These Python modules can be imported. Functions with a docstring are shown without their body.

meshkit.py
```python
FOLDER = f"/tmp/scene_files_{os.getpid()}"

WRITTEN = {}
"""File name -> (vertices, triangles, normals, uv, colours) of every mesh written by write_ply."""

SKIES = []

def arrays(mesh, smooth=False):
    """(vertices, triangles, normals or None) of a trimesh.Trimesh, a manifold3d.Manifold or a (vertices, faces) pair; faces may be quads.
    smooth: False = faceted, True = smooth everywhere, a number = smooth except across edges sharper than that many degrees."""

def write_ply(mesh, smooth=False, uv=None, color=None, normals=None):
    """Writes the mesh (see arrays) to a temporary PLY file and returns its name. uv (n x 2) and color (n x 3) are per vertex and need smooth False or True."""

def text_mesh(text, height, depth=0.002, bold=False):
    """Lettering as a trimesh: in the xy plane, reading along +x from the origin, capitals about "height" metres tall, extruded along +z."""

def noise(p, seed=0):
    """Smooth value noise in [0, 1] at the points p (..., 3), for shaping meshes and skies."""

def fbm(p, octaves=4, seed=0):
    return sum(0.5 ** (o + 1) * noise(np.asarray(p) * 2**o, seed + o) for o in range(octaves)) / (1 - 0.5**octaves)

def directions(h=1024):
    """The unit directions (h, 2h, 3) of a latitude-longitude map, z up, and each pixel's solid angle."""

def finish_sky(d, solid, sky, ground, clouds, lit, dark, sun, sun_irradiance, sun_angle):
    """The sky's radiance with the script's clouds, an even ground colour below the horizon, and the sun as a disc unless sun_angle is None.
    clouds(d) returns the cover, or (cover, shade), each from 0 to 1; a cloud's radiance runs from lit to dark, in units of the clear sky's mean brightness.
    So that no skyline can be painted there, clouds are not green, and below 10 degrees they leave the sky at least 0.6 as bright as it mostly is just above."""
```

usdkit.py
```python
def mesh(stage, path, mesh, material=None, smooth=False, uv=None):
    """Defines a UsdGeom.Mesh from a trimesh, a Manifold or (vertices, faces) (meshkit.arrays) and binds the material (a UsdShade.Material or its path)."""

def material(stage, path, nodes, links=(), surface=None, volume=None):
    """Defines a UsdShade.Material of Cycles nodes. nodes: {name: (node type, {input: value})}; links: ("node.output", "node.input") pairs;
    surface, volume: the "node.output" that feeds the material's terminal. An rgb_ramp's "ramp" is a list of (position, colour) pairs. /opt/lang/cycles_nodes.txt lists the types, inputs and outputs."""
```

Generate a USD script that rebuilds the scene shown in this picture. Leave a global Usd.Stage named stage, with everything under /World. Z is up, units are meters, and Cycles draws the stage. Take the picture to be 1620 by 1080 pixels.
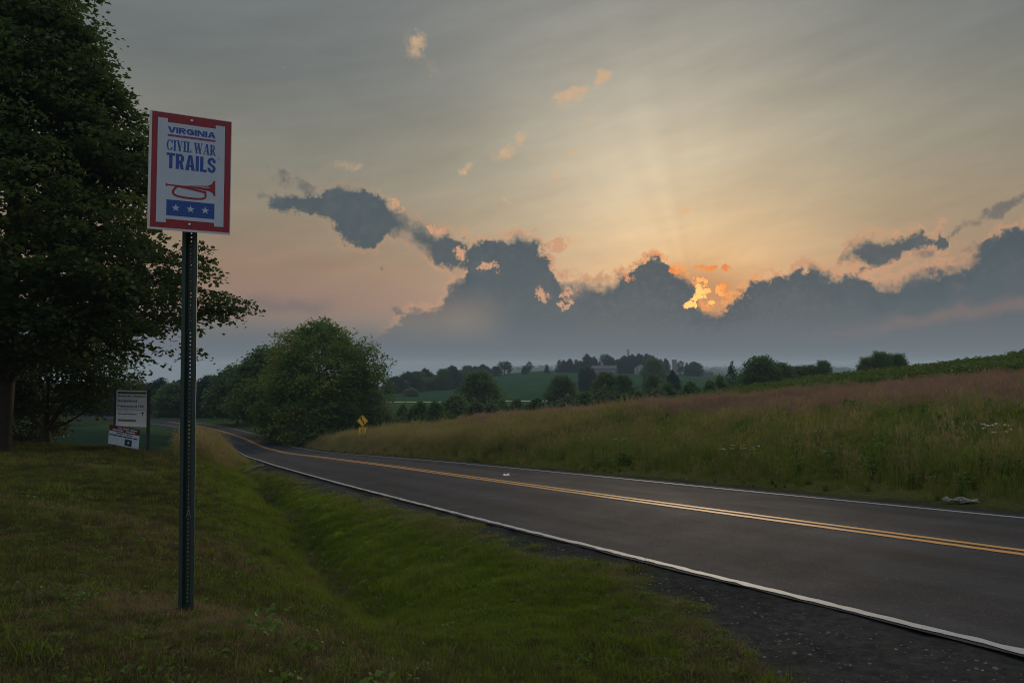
import math, random, numpy as np, trimesh, usdkit, meshkit
from pxr import Usd, UsdGeom, UsdLux, UsdShade, Gf, Sdf, Vt

stage = Usd.Stage.CreateInMemory()
UsdGeom.Xform.Define(stage, '/World')

# ------------------------------------------------------------------ camera, exposure
CAM_H, FOCAL, PITCH = 1.46, 24.0, 2.386
cam = UsdGeom.Camera.Define(stage, '/World/camera')
cam.CreateHorizontalApertureAttr(36.0)
cam.CreateVerticalApertureAttr(24.0)
cam.CreateFocalLengthAttr(FOCAL)
cam.CreateClippingRangeAttr(Gf.Vec2f(0.05, 9000))
cam.AddTranslateOp().Set(Gf.Vec3d(0, 0, CAM_H))
cam.AddRotateXOp().Set(90 + PITCH)
cam.CreateExposureAttr(0.0)

# ------------------------------------------------------------------ sky and sun
SUN_AZ, SUN_EL = math.radians(15.0), math.radians(5.5)
SKY_STRENGTH = 0.06


class Graph:
    """collects nodes and links; every method returns the name of an output"""
    def __init__(self):
        self.nodes, self.links = {}, []

    def add(self, kind, out, ins=None, **src):
        n = f'n{len(self.nodes)}'
        vals = dict(ins or {})
        for k, v in src.items():
            if isinstance(v, str) and '.' in v:
                self.links.append((v, f'{n}.{k}'))
            else:
                vals[k] = v
        self.nodes[n] = (kind, vals)
        return f'{n}.{out}'

    def m(self, op, a, b=0.0, c=0.0, clamp=False):
        return self.add('math', 'value', {'math_type': op, 'use_clamp': clamp}, value1=a, value2=b, value3=c)

    def addv(self, a, b): return self.m('add', a, b)
    def sub(self, a, b): return self.m('subtract', a, b)
    def mul(self, a, b): return self.m('multiply', a, b)

    def step(self, v, a, b):
        """smooth step that is 0 at a and 1 at b (either order)"""
        if a < b:
            return self.add('map_range', 'result', {'range_type': 'smoothstep', 'from_min': a, 'from_max': b, 'to_min': 0., 'to_max': 1., 'clamp': True}, value=v)
        return self.sub(1.0, self.step(v, b, a))

    def ramp(self, fac, stops, out='color'):
        return self.add('rgb_ramp', out, {'ramp': stops}, fac=fac)

    def lin(self, v, a, b):
        return self.add('map_range', 'result', {'range_type': 'linear', 'from_min': a, 'from_max': b, 'to_min': 0., 'to_max': 1., 'clamp': True}, value=v)

    def mix(self, fac, a, b, how='mix'):
        return self.add('mix', 'color', {'mix_type': how}, fac=fac, color1=a, color2=b)

    def noise(self, vec, scale, detail=4., rough=.55, out='fac', dist=0.):
        return self.add('noise_texture', out, {'scale': scale, 'detail': detail, 'roughness': rough, 'distortion': dist}, vector=vec)

    def xyz(self, v):
        n = self.add('separate_xyz', 'x', vector=v).split('.')[0]
        return n + '.x', n + '.y', n + '.z'

    def rgb(self, v):
        n = self.add('separate_color', 'r', color=v).split('.')[0]
        return n + '.r', n + '.g', n + '.b'

    def vec(self, x, y, z):
        return self.add('combine_xyz', 'vector', x=x, y=y, z=z)

    def build(self, path, surface=None, volume=None):
        return usdkit.material(stage, path, self.nodes, self.links, surface=surface, volume=volume)


def srgb(r, g, b):
    f = lambda c: c / 255 / 12.92 if c / 255 < .04045 else ((c / 255 + .055) / 1.055) ** 2.4
    return (f(r), f(g), f(b))


def make_sky():
    g = Graph()
    d = g.add('texture_coordinate', 'generated')
    x, y, z = g.xyz(d)
    DEG = 57.29578
    el = g.mul(g.m('arcsine', z), DEG)
    az = g.mul(g.m('arctan2', x, y), DEG)
    # ragged edges: the direction is jittered by two octave sets of noise
    n1 = g.rgb(g.noise(d, 24., 5., .68, 'color'))
    n2 = g.rgb(g.noise(d, 9., 1., .5, 'color'))
    azw = g.addv(g.addv(az, g.mul(g.sub(n1[0], .5), 2.6)), g.mul(g.sub(n2[0], .5), 1.6))
    elw = g.addv(g.addv(el, g.mul(g.sub(n1[1], .5), 2.2)), g.mul(g.sub(n2[1], .5), 1.0))
    nz = g.noise(d, 58., 5., .68)
    nf = g.noise(d, 150., 3., .62)
    A0, A1, EM = -42., 42., 20.
    fac = g.lin(azw, A0, A1)

    def profile(*curves):
        """up to three elevation curves over azimuth in one colour ramp"""
        t = np.linspace(0, 1, 256)
        a = A0 + t * (A1 - A0)
        cols = []
        for c in curves:
            c = sorted(c)
            cols.append(np.interp(a, [p[0] for p in c], [p[1] for p in c], left=c[0][1], right=c[-1][1]) / EM)
        while len(cols) < 3:
            cols.append(np.zeros(256))
        o = g.rgb(g.ramp(fac, [(float(q), (r, gg, b)) for q, r, gg, b in zip(t, *cols)]))
        return [g.mul(v, EM) for v in o[:len(curves)]]

    MAIN = [(-42, 1.5), (-22, 1.0), (-13.0, 1.0), (-10.5, 3.5), (-8.97, 4.45), (-8.35, 5.09), (-7.67, 5.31), (-6.88, 5.0), (-6.1, 5.22), (-5.57, 6.17), (-4.89, 7.39), (-3.99, 8.08), (-3.7, 9.2), (-3.3, 10.2), (-3.1, 10.54), (-2.4, 10.86), (-1.34, 10.97), (-0.53, 10.66), (0.43, 11.12), (1.5, 10.91), (2.14, 11.22), (2.78, 10.54), (3.31, 9.76), (3.6, 9.0), (3.9, 8.2), (4.2, 7.4), (5.05, 7.28), (6.11, 7.63), (7.16, 7.51), (7.94, 7.6), (8.46, 7.28), (8.99, 7.58), (9.3, 8.1), (10.03, 8.39), (10.55, 8.68), (10.86, 9.34), (11.84, 9.47), (12.6, 9.13), (12.85, 8.51), (13.6, 8.13), (14.35, 7.85), (14.7, 7.0), (14.9, 6.0), (15.1, 5.3), (15.3, 5.0), (16.06, 5.04), (17.29, 5.42), (17.78, 5.81), (18.98, 6.27), (19.46, 6.89), (20.65, 7.19), (21.81, 7.62), (23.18, 7.64), (24.95, 7.44), (26.47, 7.21), (27.52, 6.96), (28.34, 6.3), (28.76, 6.65), (29.57, 6.69), (30.38, 7.09), (31.18, 7.3), (31.95, 7.06), (32.71, 7.18), (33.47, 7.3), (34.22, 7.89), (34.6, 8.5), (35.15, 9.22), (36.05, 9.71), (37.1, 10.13), (42, 9.0)]
    UT = [(-42, 0), (-20.2, 0), (-19.84, 13.1), (-19.56, 13.51), (-19.17, 13.25), (-18.8, 13.72), (-17.15, 13.89), (-16.17, 14.25), (-14.68, 14.55), (-13.16, 14.54), (-11.88, 14.21), (-10.85, 13.56), (-9.8, 12.9), (-9.02, 12.47), (-7.71, 11.95), (-6.39, 11.88), (-5.97, 11.37), (-5.06, 11.03), (-3.73, 10.79), (-3.09, 10.02), (-2.4, 8.72), (-2.2, 0), (25, 0), (25.5, 8.6), (26.07, 9.17), (26.81, 9.3), (27.57, 9.61), (28.62, 9.79), (29.64, 9.61), (30.44, 9.89), (31.43, 9.88), (31.77, 9.49), (31.99, 9.11), (32.24, 9.62), (32.58, 9.76), (32.84, 9.47), (33.06, 8.92), (33.4, 0), (42, 0)]
    UB = [(-42, 16), (-20.2, 16), (-19.84, 13.01), (-19.54, 12.45), (-18.78, 12.41), (-17.13, 12.57), (-15.9, 12.4), (-15.15, 11.85), (-14.84, 10.71), (-14.13, 10.39), (-12.87, 10.34), (-11.59, 10.09), (-10.82, 10.22), (-10.15, 10.85), (-9.01, 10.94), (-7.96, 10.51), (-7.33, 9.8), (-6.38, 9.51), (-5.85, 8.89), (-4.79, 8.49), (-3.73, 8.6), (-2.4, 8.5), (-2.2, 16), (25, 16), (25.5, 8.6), (26.06, 8.32), (26.7, 8.37), (27.03, 7.55), (27.74, 7.46), (28.37, 7.78), (28.99, 8.01), (29.61, 8.42), (30.42, 8.63), (31.41, 9.17), (31.76, 9.22), (31.99, 8.76), (32.29, 8.51), (32.6, 8.7), (32.83, 8.94), (33.06, 8.92), (33.4, 16), (42, 16)]
    top, ut, ub = profile(MAIN, UT, UB)
    fray = g.addv(g.mul(g.sub(nz, .5), 2.3), g.mul(g.sub(nf, .5), .6))
    dm = g.addv(g.sub(top, elw), fray)                                   # degrees below the top of the bank
    du = g.addv(g.m('minimum', g.sub(ut, elw), g.sub(elw, ub)), g.addv(fray, .22))    # inside the separate clouds
    soft = g.addv(.35, g.mul(g.step(n2[2], .42, .62), 1.1))
    m_main = g.step(g.m('divide', dm, soft), -.30, 1.05)
    m_up = g.step(g.m('divide', du, soft), -.45, 1.1)
    dall = g.m('maximum', dm, du)

    # angle from the sun
    sv = (math.sin(SUN_AZ) * math.cos(SUN_EL), math.cos(SUN_AZ) * math.cos(SUN_EL), math.sin(SUN_EL))
    def angle_from(azd, eld):
        a, e = math.radians(azd), math.radians(eld)
        dt = g.add('vector_math', 'value', {'math_type': 'dot_product', 'vector2': (math.sin(a) * math.cos(e), math.cos(a) * math.cos(e), math.sin(e))}, vector1=d)
        return g.mul(g.m('arccosine', g.m('minimum', dt, .999999)), DEG)
    a_sun = angle_from(15., 5.5)
    a_glow = angle_from(11.5, 16.)

    # clear sky seen through a thin high veil
    sky = g.add('sky_texture', 'color', {'sky_type': 'single_scattering', 'sun_disc': False, 'sun_elevation': SUN_EL, 'sun_rotation': SUN_AZ, 'aerosol_density': 2.0})
    sky = g.mix(1., sky, (SKY_STRENGTH,) * 3, 'multiply')
    veil = g.ramp(g.lin(el, -2., 90.), [(0., srgb(98, 104, 110)), (.022, srgb(98, 104, 110)), (.045, srgb(104, 106, 109)), (.06, srgb(118, 111, 110)), (.078, srgb(143, 115, 107)), (.11, srgb(150, 122, 102)), (.15, srgb(146, 131, 110)), (.2, srgb(134, 131, 118)), (.27, srgb(112, 117, 115)), (.36, srgb(118, 123, 124)), (.5, srgb(160, 164, 166)), (.7, srgb(186, 191, 196)), (1., srgb(192, 198, 204))])  # stops above the view are brightened to add light on the ground
    veil = g.mix(g.mul(g.step(a_sun, 60., 150.), g.step(el, 2., 12.)), veil, srgb(170, 174, 184), 'lighten')  # sky behind the camera lifted too, added fill for surfaces facing it
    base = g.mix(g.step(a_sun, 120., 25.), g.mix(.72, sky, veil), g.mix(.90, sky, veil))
    # rays fanning out from the gap in the clouds
    phi = g.m('arctan2', g.sub(el, 5.2), g.sub(az, 15.))
    ray = g.add('noise_texture', 'fac', {'dimensions': '1D', 'scale': 1.0, 'detail': 2., 'roughness': .6}, w=g.mul(phi, 2.1))
    rayamt = g.mul(g.sub(ray, .5), g.mul(g.step(a_sun, 34., 8.), g.step(el, 3., 8.)))
    glow = g.mul(g.m('exponent', g.mul(g.m('power', g.mul(a_glow, 1 / 14.), 1.7), -1.)), g.addv(1., g.mul(rayamt, .35)))
    glow2 = g.m('exponent', g.mul(g.m('power', g.mul(a_sun, 1 / 9.), 1.5), -1.))
    def scaled(fac, col):
        return g.add('vector_math', 'vector', {'math_type': 'scale', 'vector1': col}, scale=fac)
    def plus(a, b):
        return g.add('vector_math', 'vector', {'math_type': 'add'}, vector1=a, vector2=b)
    base = plus(base, scaled(g.mul(glow, g.step(el, 50., 20.)), (.33, .278, .195)))
    base = plus(base, scaled(g.mul(glow2, g.step(el, 1., 6.)), (.085, -.02, -.08)))
    base = g.mix(1., base, g.add('combine_color', 'color', {'color_type': 'rgb'}, r=g.addv(1., g.mul(rayamt, .10)), g=g.addv(1., g.mul(rayamt, .10)), b=g.addv(1., g.mul(rayamt, .10))), 'multiply')

    base = g.mix(g.mul(g.mul(g.step(a_sun, 7., 1.5), g.step(el, 11., 6.5)), .8), base, srgb(190, 136, 94))
    # thin high streaks
    st = g.noise(g.vec(g.addv(g.mul(az, .035), g.mul(el, .06)), g.addv(g.mul(el, .22), g.mul(az, -.05)), 0.), 1.6, 4., .6)
    st = g.addv(1., g.mul(g.sub(st, .5), .42))
    base = g.mix(g.step(el, 3., 9.), base, g.mix(1., base, g.vec(st, st, st), 'multiply'))
    # small lit puffs
    def ellipses(rows):
        """the highest of several soft ellipses (azimuth, elevation, half sizes, turn in degrees, strength)"""
        best = None
        for (pa, pe, wa, we, rot, amt) in rows:
            p = g.add('mapping', 'vector', {'mapping_type': 'texture', 'location': (pa, pe, 0), 'rotation': (0, 0, math.radians(rot)), 'scale': (wa * 1.15, we * 1.15, 1e6)}, vector=g.vec(azw, elw, 0. if best is None else best))
            r2 = g.add('vector_math', 'value', {'math_type': 'dot_product'}, vector1=p, vector2=p)
            e = g.m('multiply_add', r2, -.75 * amt, amt)
            best = e if best is None else g.m('maximum', best, e)
        return best
    puff = ellipses([(-8.3, 25.7, .9, 1.0, -40, .8), (-7.2, 24.6, 1.4, .8, -40, .35), (5.0, 22.2, 1.5, .7, 18, .9), (7.6, 23.2, .9, .55, 40, .95), (4.5, 21.6, 1.2, .6, 10, .45), (-.4, 17.9, 1.1, .55, 30, .75), (.9, 18.9, .6, .5, 40, .85), (-4.1, 16.3, .7, .35, 38, .85), (3.7, 16.0, .8, .4, 20, .6), (5.3, 17.7, .9, .4, 15, .65), (6.4, 19.8, .9, .5, 30, .45), (-14.2, 16.5, 1.6, .5, 10, .4), (-13.0, 16.4, .7, .35, 20, .5), (-.4, 14.1, .5, .2, 0, .7), (14.7, 13.2, .7, .22, 3, .7), (5.1, 10.4, 1.2, .6, 25, 1.0), (3.9, 10.3, .6, .6, 60, .9), (-19.0, 15.3, 1.4, .5, -30, .3), (1.7, 17.9, .7, .3, 20, .4)])
    puff = g.step(g.mul(puff, g.addv(-1.5, g.addv(g.mul(nz, 2.9), g.mul(nf, 2.0)))), .1, 1.1)
    base = g.mix(g.mul(puff, .8), base, g.mix(g.step(a_sun, 22., 5.), srgb(206, 172, 136), srgb(240, 180, 120)))

    # lit fringe of the clouds and the burning fragments in the gap before the sun
    fr_n = nz
    near = g.step(a_sun, 13., 1.5)
    fringe = g.mul(g.mul(g.step(dall, -.75, -.1), g.step(dall, .34, .0)), g.step(fr_n, .33, .56))
    fringe = g.mul(fringe, g.step(a_sun, 38., 6.))
    fr_col = g.mix(g.step(a_sun, 8., 1.), srgb(206, 154, 118), (1.0, .38, .09))
    frag = ellipses([(14.5, 5.55, .55, .45, 30, 1.), (15.2, 6.3, .7, .75, 55, 1.), (16.1, 5.45, .6, .32, 5, .9), (17.0, 6.4, .6, .9, 80, .75), (17.3, 7.0, .8, .45, -20, .75), (15.6, 8.35, 1.1, .32, 3, .9), (17.6, 8.2, .7, .26, -3, .9), (13.4, 8.25, .8, .28, -4, .85), (10.0, 8.2, .55, .75, 50, .75), (11.6, 9.55, .6, .2, 0, .8), (7.9, 8.3, .35, .2, 0, .5), (6.9, 8.1, .3, .18, 0, .4), (15.1, 7.2, .5, .6, 60, .8), (4.4, 5.7, .6, 1.3, -15, .85), (2.4, 6.4, 1.1, .6, -40, .8), (-2.0, 8.3, 1.4, .4, 0, .85), (-3.9, 9.7, .6, .9, -20, .85), (4.3, 10.1, 1.7, .8, 20, 1.), (3.6, 8.8, .5, .8, 10, .9), (-9.6, 13.2, 1.1, .35, -40, .8), (-6.2, 11.7, 1., .35, -20, .8), (22.3, 7.9, 1.2, .35, 0, .75), (27.9, 7.0, .9, .5, 0, .75), (9.9, 7.9, .5, .8, 20, 1.)])
    frag = g.step(g.mul(frag, g.addv(-1.7, g.addv(g.mul(fr_n, 2.2), g.mul(nf, 3.4)))), .42, .95)

    wisp = ellipses([(-19.0, 15.1, 1.4, .5, -32, .8), (-17.1, 14.5, 1.2, .4, -30, .8), (-19.9, 13.4, .8, .5, 0, .7), (-9.2, 4.9, 1.0, .3, -8, .8), (33.6, 9.7, 1.6, .25, 30, .8), (36.2, 11.2, 2.2, .35, 33, .9), (34.6, 8.4, .9, .5, 20, .8), (31.2, 8.2, .8, .4, 0, .7), (-3.0, 9.2, .5, .3, -20, .7), (18.9, 6.3, .7, .3, 0, .7), (-10.5, 8.0, .3, .3, 0, .7)])
    wisp = g.step(g.mul(wisp, g.addv(-1.0, g.mul(nz, 3.9))), .2, 1.0)
    fcol = g.mix(g.step(a_sun, 9., 2.5), srgb(206, 156, 122), srgb(240, 136, 66))
    # cloud body: blue grey above, greyer and paler towards the horizon haze
    shade = n1[2]
    body = g.ramp(g.lin(el, -2., 16.), [(0., srgb(98, 104, 110)), (.11, srgb(98, 104, 110)), (.2, srgb(94, 101, 107)), (.33, srgb(84, 96, 101)), (.5, srgb(78, 91, 97)), (.68, srgb(75, 88, 94)), (1., srgb(72, 85, 92))])
    body = g.mix(g.mul(g.step(dall, 3.2, .4), .6), body, srgb(68, 83, 91))
    body = g.mix(g.mul(g.mul(g.step(g.addv(g.mul(shade, .6), g.mul(nz, .4)), .46, .68), g.step(el, 3., 6.)), .34), body, srgb(106, 107, 110))
    body = g.mix(g.mul(g.mul(g.step(nf, .5, .68), g.step(a_sun, 24., 3.)), .12), body, srgb(150, 118, 100))
    out = g.mix(g.mul(fringe, .9), base, fr_col)
    cl = g.m('maximum', g.m('maximum', g.mul(m_main, g.addv(.96, g.mul(g.mul(g.step(el, 7.5, 3.2), g.step(az, 1., -5.)), -.45))), g.mul(m_up, .92)), g.mul(wisp, .6))
    out = g.mix(cl, out, body)
    # pink lower strips
    s1 = g.sub(elw, g.addv(2.0, g.mul(g.sub(az, 21.3), .165)))
    strip = g.mul(g.m('exponent', g.mul(g.m('power', g.mul(s1, 1.6), 2.), -1.)), g.mul(g.step(az, 18., 28.), g.step(az, 60., 44.)))
    out = g.mix(g.mul(strip, .55), out, srgb(136, 112, 106))
    l1 = g.sub(elw, 5.0)
    lband = g.mul(g.m('exponent', g.mul(g.m('power', g.mul(l1, 1.5), 2.), -1.)), g.mul(g.step(az, -24., -20.), g.step(az, -13.5, -16.5)))
    out = g.mix(g.mul(lband, .6), out, srgb(112, 106, 106))
    low = g.step(el, 4.4, 1.6)
    out = g.mix(g.mul(low, g.step(a_sun, 120., 60.)), out, srgb(98, 104, 110))
    out = g.mix(frag, out, g.mix(g.mul(g.step(a_sun, 3.4, .5), g.step(frag, .3, .9)), fcol, (1.5, .72, .2)))
    # even ground tone under the horizon
    out = g.mix(g.step(z, -.01, -.05), out, (.02, .02, .015))
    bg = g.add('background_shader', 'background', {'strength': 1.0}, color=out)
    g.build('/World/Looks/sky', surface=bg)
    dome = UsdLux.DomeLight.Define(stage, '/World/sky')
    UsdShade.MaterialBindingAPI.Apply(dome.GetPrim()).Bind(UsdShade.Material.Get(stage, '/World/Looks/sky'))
    dome.GetPrim().SetCustomDataByKey('kind', 'structure')


make_sky()
sun = UsdLux.DistantLight.Define(stage, '/World/sun')
sun.CreateNormalizeAttr(True)
sun.CreateIntensityAttr(0.34)
sun.CreateAngleAttr(14.0)
sun.CreateColorAttr(Gf.Vec3f(1.0, .78, .55))
sun.AddRotateZOp().Set(-15.0)
sun.AddRotateXOp().Set(-(90.0 - 5.5))


# ------------------------------------------------------------------ helpers
from scipy.interpolate import CubicSpline, RBFInterpolator, RegularGridInterpolator
from scipy.spatial import cKDTree
from shapely.geometry import Polygon, LineString, Point, box as sbox
from shapely.ops import unary_union
from shapely import affinity
import manifold3d

TAU = 2 * math.pi
used = {}


def numbered(path):
    n = used.get(path, 0)
    used[path] = n + 1
    return path if n == 0 else f'{path}_{n:03d}'


def tag(prim, label=None, category=None, group=None, kind=None):
    p = prim.GetPrim() if hasattr(prim, 'GetPrim') else prim
    for k, v in (('label', label), ('category', category), ('group', group), ('kind', kind)):
        if v:
            p.SetCustomDataByKey(k, v)
    return p


def obj(name, mesh, mat, parent=None, smooth=False, uv=None):
    base = '/World' if parent is None else str(parent.GetPath())
    return usdkit.mesh(stage, numbered(f'{base}/{name}'), mesh, mat, smooth=smooth, uv=uv).GetPrim()


def xform(prim, loc, rz=0., scale=1.):
    x = UsdGeom.Xformable(prim)
    x.ClearXformOpOrder()
    x.AddTranslateOp().Set(Gf.Vec3d(*map(float, loc)))
    x.AddRotateZOp().Set(float(math.degrees(rz)))
    s = (scale,) * 3 if np.ndim(scale) == 0 else scale
    x.AddScaleOp().Set(Gf.Vec3f(*map(float, s)))


def thing(name, label, category, loc=(0, 0, 0), rz=0., group=None, scale=1.):
    p = UsdGeom.Xform.Define(stage, numbered('/World/' + name)).GetPrim()
    xform(p, loc, rz, scale)
    return tag(p, label, category, group)


def copy_of(src, name, label, category, loc, rz=0., scale=1., group=None):
    p = UsdGeom.Xform.Define(stage, numbered('/World/' + name)).GetPrim()
    p.GetReferences().AddInternalReference(src.GetPath())
    p.SetInstanceable(True)
    xform(p, loc, rz, scale)
    return tag(p, label, category, group)


def cat(ms):
    vs, fs, n = [], [], 0
    for m in ms:
        v, f, _ = meshkit.arrays(m)
        vs.append(v)
        fs.append(f + n)
        n += len(v)
    return np.vstack(vs), np.vstack(fs)


def box(sx, sy, sz, at=(0, 0, 0)):
    m = trimesh.creation.box([sx, sy, sz])
    m.apply_translation(at)
    return m


def tube(points, radii, sides=8):
    p = np.asarray(points, float)
    t = np.gradient(p, axis=0)
    t /= np.linalg.norm(t, axis=1, keepdims=True) + 1e-12
    ref = np.where(np.abs(t[:, 2:]) < .9, [[0, 0, 1.]], [[1., 0, 0]])
    a = np.cross(t, ref)
    a /= np.linalg.norm(a, axis=1, keepdims=True) + 1e-12
    b = np.cross(t, a)
    ang = np.arange(sides) * TAU / sides
    r = np.broadcast_to(radii, (len(p),))
    v = (p[:, None] + r[:, None, None] * (np.cos(ang)[None, :, None] * a[:, None] + np.sin(ang)[None, :, None] * b[:, None])).reshape(-1, 3)
    i, j = np.meshgrid(np.arange(len(p) - 1), np.arange(sides), indexing='ij')
    q = np.stack([i * sides + j, i * sides + (j + 1) % sides, (i + 1) * sides + (j + 1) % sides, (i + 1) * sides + j], -1).reshape(-1, 4)
    f = np.vstack([q[:, [0, 2, 1]], q[:, [0, 3, 2]]])
    c0, c1 = len(v), len(v) + 1
    v = np.vstack([v, p[:1], p[-1:]])
    k = np.arange(sides)
    f = np.vstack([f, np.c_[np.full(sides, c0), k, (k + 1) % sides], np.c_[np.full(sides, c1), (len(p) - 1) * sides + (k + 1) % sides, (len(p) - 1) * sides + k]])
    return v, f


def plate(shape, depth, z0=0.):
    """a flat shape (x right, y up) as a plate: x right, z up, its front towards -y at y = z0 - depth"""
    ms = [trimesh.creation.extrude_polygon(g, depth, engine='earcut') for g in getattr(shape, 'geoms', [shape]) if g.area > 1e-9]
    v, f = cat(ms)
    return np.c_[v[:, 0], z0 - v[:, 2], v[:, 1]], f


FPX = FOCAL / 36 * 1620.
CP, SP = math.cos(math.radians(PITCH)), math.sin(math.radians(PITCH))


def sight(px, py, dist):
    """point DIST metres north of the camera that the photograph (1620 wide) shows at px, py: used for surveying the site"""
    a, b = (px - 810) / FPX, (540 - py) / FPX
    y, z = CP - b * SP, SP + b * CP
    return np.array([a / y * dist, dist, CAM_H + z / y * dist])


def material(name, nodes, links, surface='p.BSDF'):
    return usdkit.material(stage, '/World/Looks/' + name, nodes, links, surface=surface)


def plain(name, col, rough=.6, spec=.5, vary=.12, scale=30., metal=0., bump=0.):
    """a slightly uneven surface: the colour wanders by VARY over noise of SCALE"""
    g = Graph()
    pos = g.add('texture_coordinate', 'object')
    n = g.noise(pos, scale, 5., .6)
    c = g.ramp(n, [(.25, tuple(x * (1 - vary) for x in col)), (.75, tuple(x * (1 + vary) for x in col))])
    kw = {}
    if bump:
        kw['normal'] = g.add('bump', 'normal', {'strength': .6, 'distance': bump}, height=n)
    s = g.add('principled_bsdf', 'BSDF', {'specular_ior_level': spec, 'metallic': metal}, base_color=c, roughness=g.m('multiply_add', n, .15, rough - .08), **kw)
    return g.build('/World/Looks/' + name, surface=s)


def leaf_material(name, dark, light, trans=.3, patch=.35, patchcol=None, spec=.25):
    """foliage: each leaf differs a little, broad patches differ more, some light passes through"""
    g = Graph()
    rnd = g.add('geometry', 'random_per_island')
    inst = g.add('object_info', 'random')
    pos = g.add('geometry', 'position')
    n = g.noise(pos, patch, 3., .55)
    f = g.addv(g.addv(g.mul(rnd, .45), g.mul(inst, .2)), g.mul(g.sub(n, .3), .9))
    c = g.ramp(f, [(0., dark), (1., light)])
    if patchcol:
        n2 = g.noise(pos, patch * .6, 2., .5)
        c = g.mix(g.step(n2, .52, .68), c, patchcol)
    a = g.add('principled_bsdf', 'BSDF', {'specular_ior_level': spec, 'roughness': .55}, base_color=c)
    b = g.add('translucent_bsdf', 'BSDF', color=c)
    s = g.add('mix_closure', 'closure', {'fac': trans}, closure1=a, closure2=b)
    return g.build('/World/Looks/' + name, surface=s)


# ------------------------------------------------------------------ the road's line (surveyed): x, y, z of the centre every few metres
ROAD_U = np.array([-46, -30, -16, -6, 0, 4, 8, 12, 16, 20, 25, 30, 36, 42, 50, 58, 66, 75, 85, 95, 105, 115, 130, 150, 175], float)
ROAD_P = np.array([[29.338, -33.282, 3.043], [21.283, -19.485, 1.842], [14.235, -7.413, 0.791], [9.2, 1.21, 0.041], [6.18, 6.384, -0.41], [4.166, 9.833, -0.71], [2.157, 13.286, -1.008], [0.167, 16.752, -1.3], [-1.775, 20.242, -1.607], [-3.654, 23.765, -1.925], [-5.92, 28.21, -2.349], [-8.091, 32.699, -2.802], [-10.567, 38.143, -3.369], [-12.991, 43.609, -3.955], [-16.258, 50.881, -4.731], [-19.504, 58.17, -5.455], [-22.747, 65.465, -6.133], [-26.489, 73.63, -6.843], [-30.848, 82.62, -7.397], [-35.792, 91.315, -7.581], [-41.657, 99.412, -7.535], [-48.141, 107.039, -7.43], [-58.793, 117.587, -7.43], [-74.812, 129.526, -7.43], [-97.17, 140.617, -7.43]])
road_line = CubicSpline(ROAD_U, ROAD_P)
RU = np.arange(-46, 175.01, .25)
RP = road_line(RU)
RT = road_line(RU, 1)
RN = np.c_[-RT[:, 1], RT[:, 0]]
RN /= np.linalg.norm(RN, axis=1, keepdims=True)          # to the left
CROWN = .034
road_tree = cKDTree(RP[:, :2])


def road_at(u, t, up=0.):
    """point of the road surface: u along, t metres to the left of the centre"""
    u, t = np.broadcast_arrays(np.asarray(u, float), np.asarray(t, float))
    p, d = road_line(u), road_line(u, 1)
    n = np.stack([-d[..., 1], d[..., 0]], -1)
    n /= np.linalg.norm(n, axis=-1, keepdims=True)
    q = p.copy()
    q[..., :2] += n * t[..., None]
    q[..., 2] += up - CROWN * np.sqrt(t ** 2 + .04)
    return q


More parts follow.
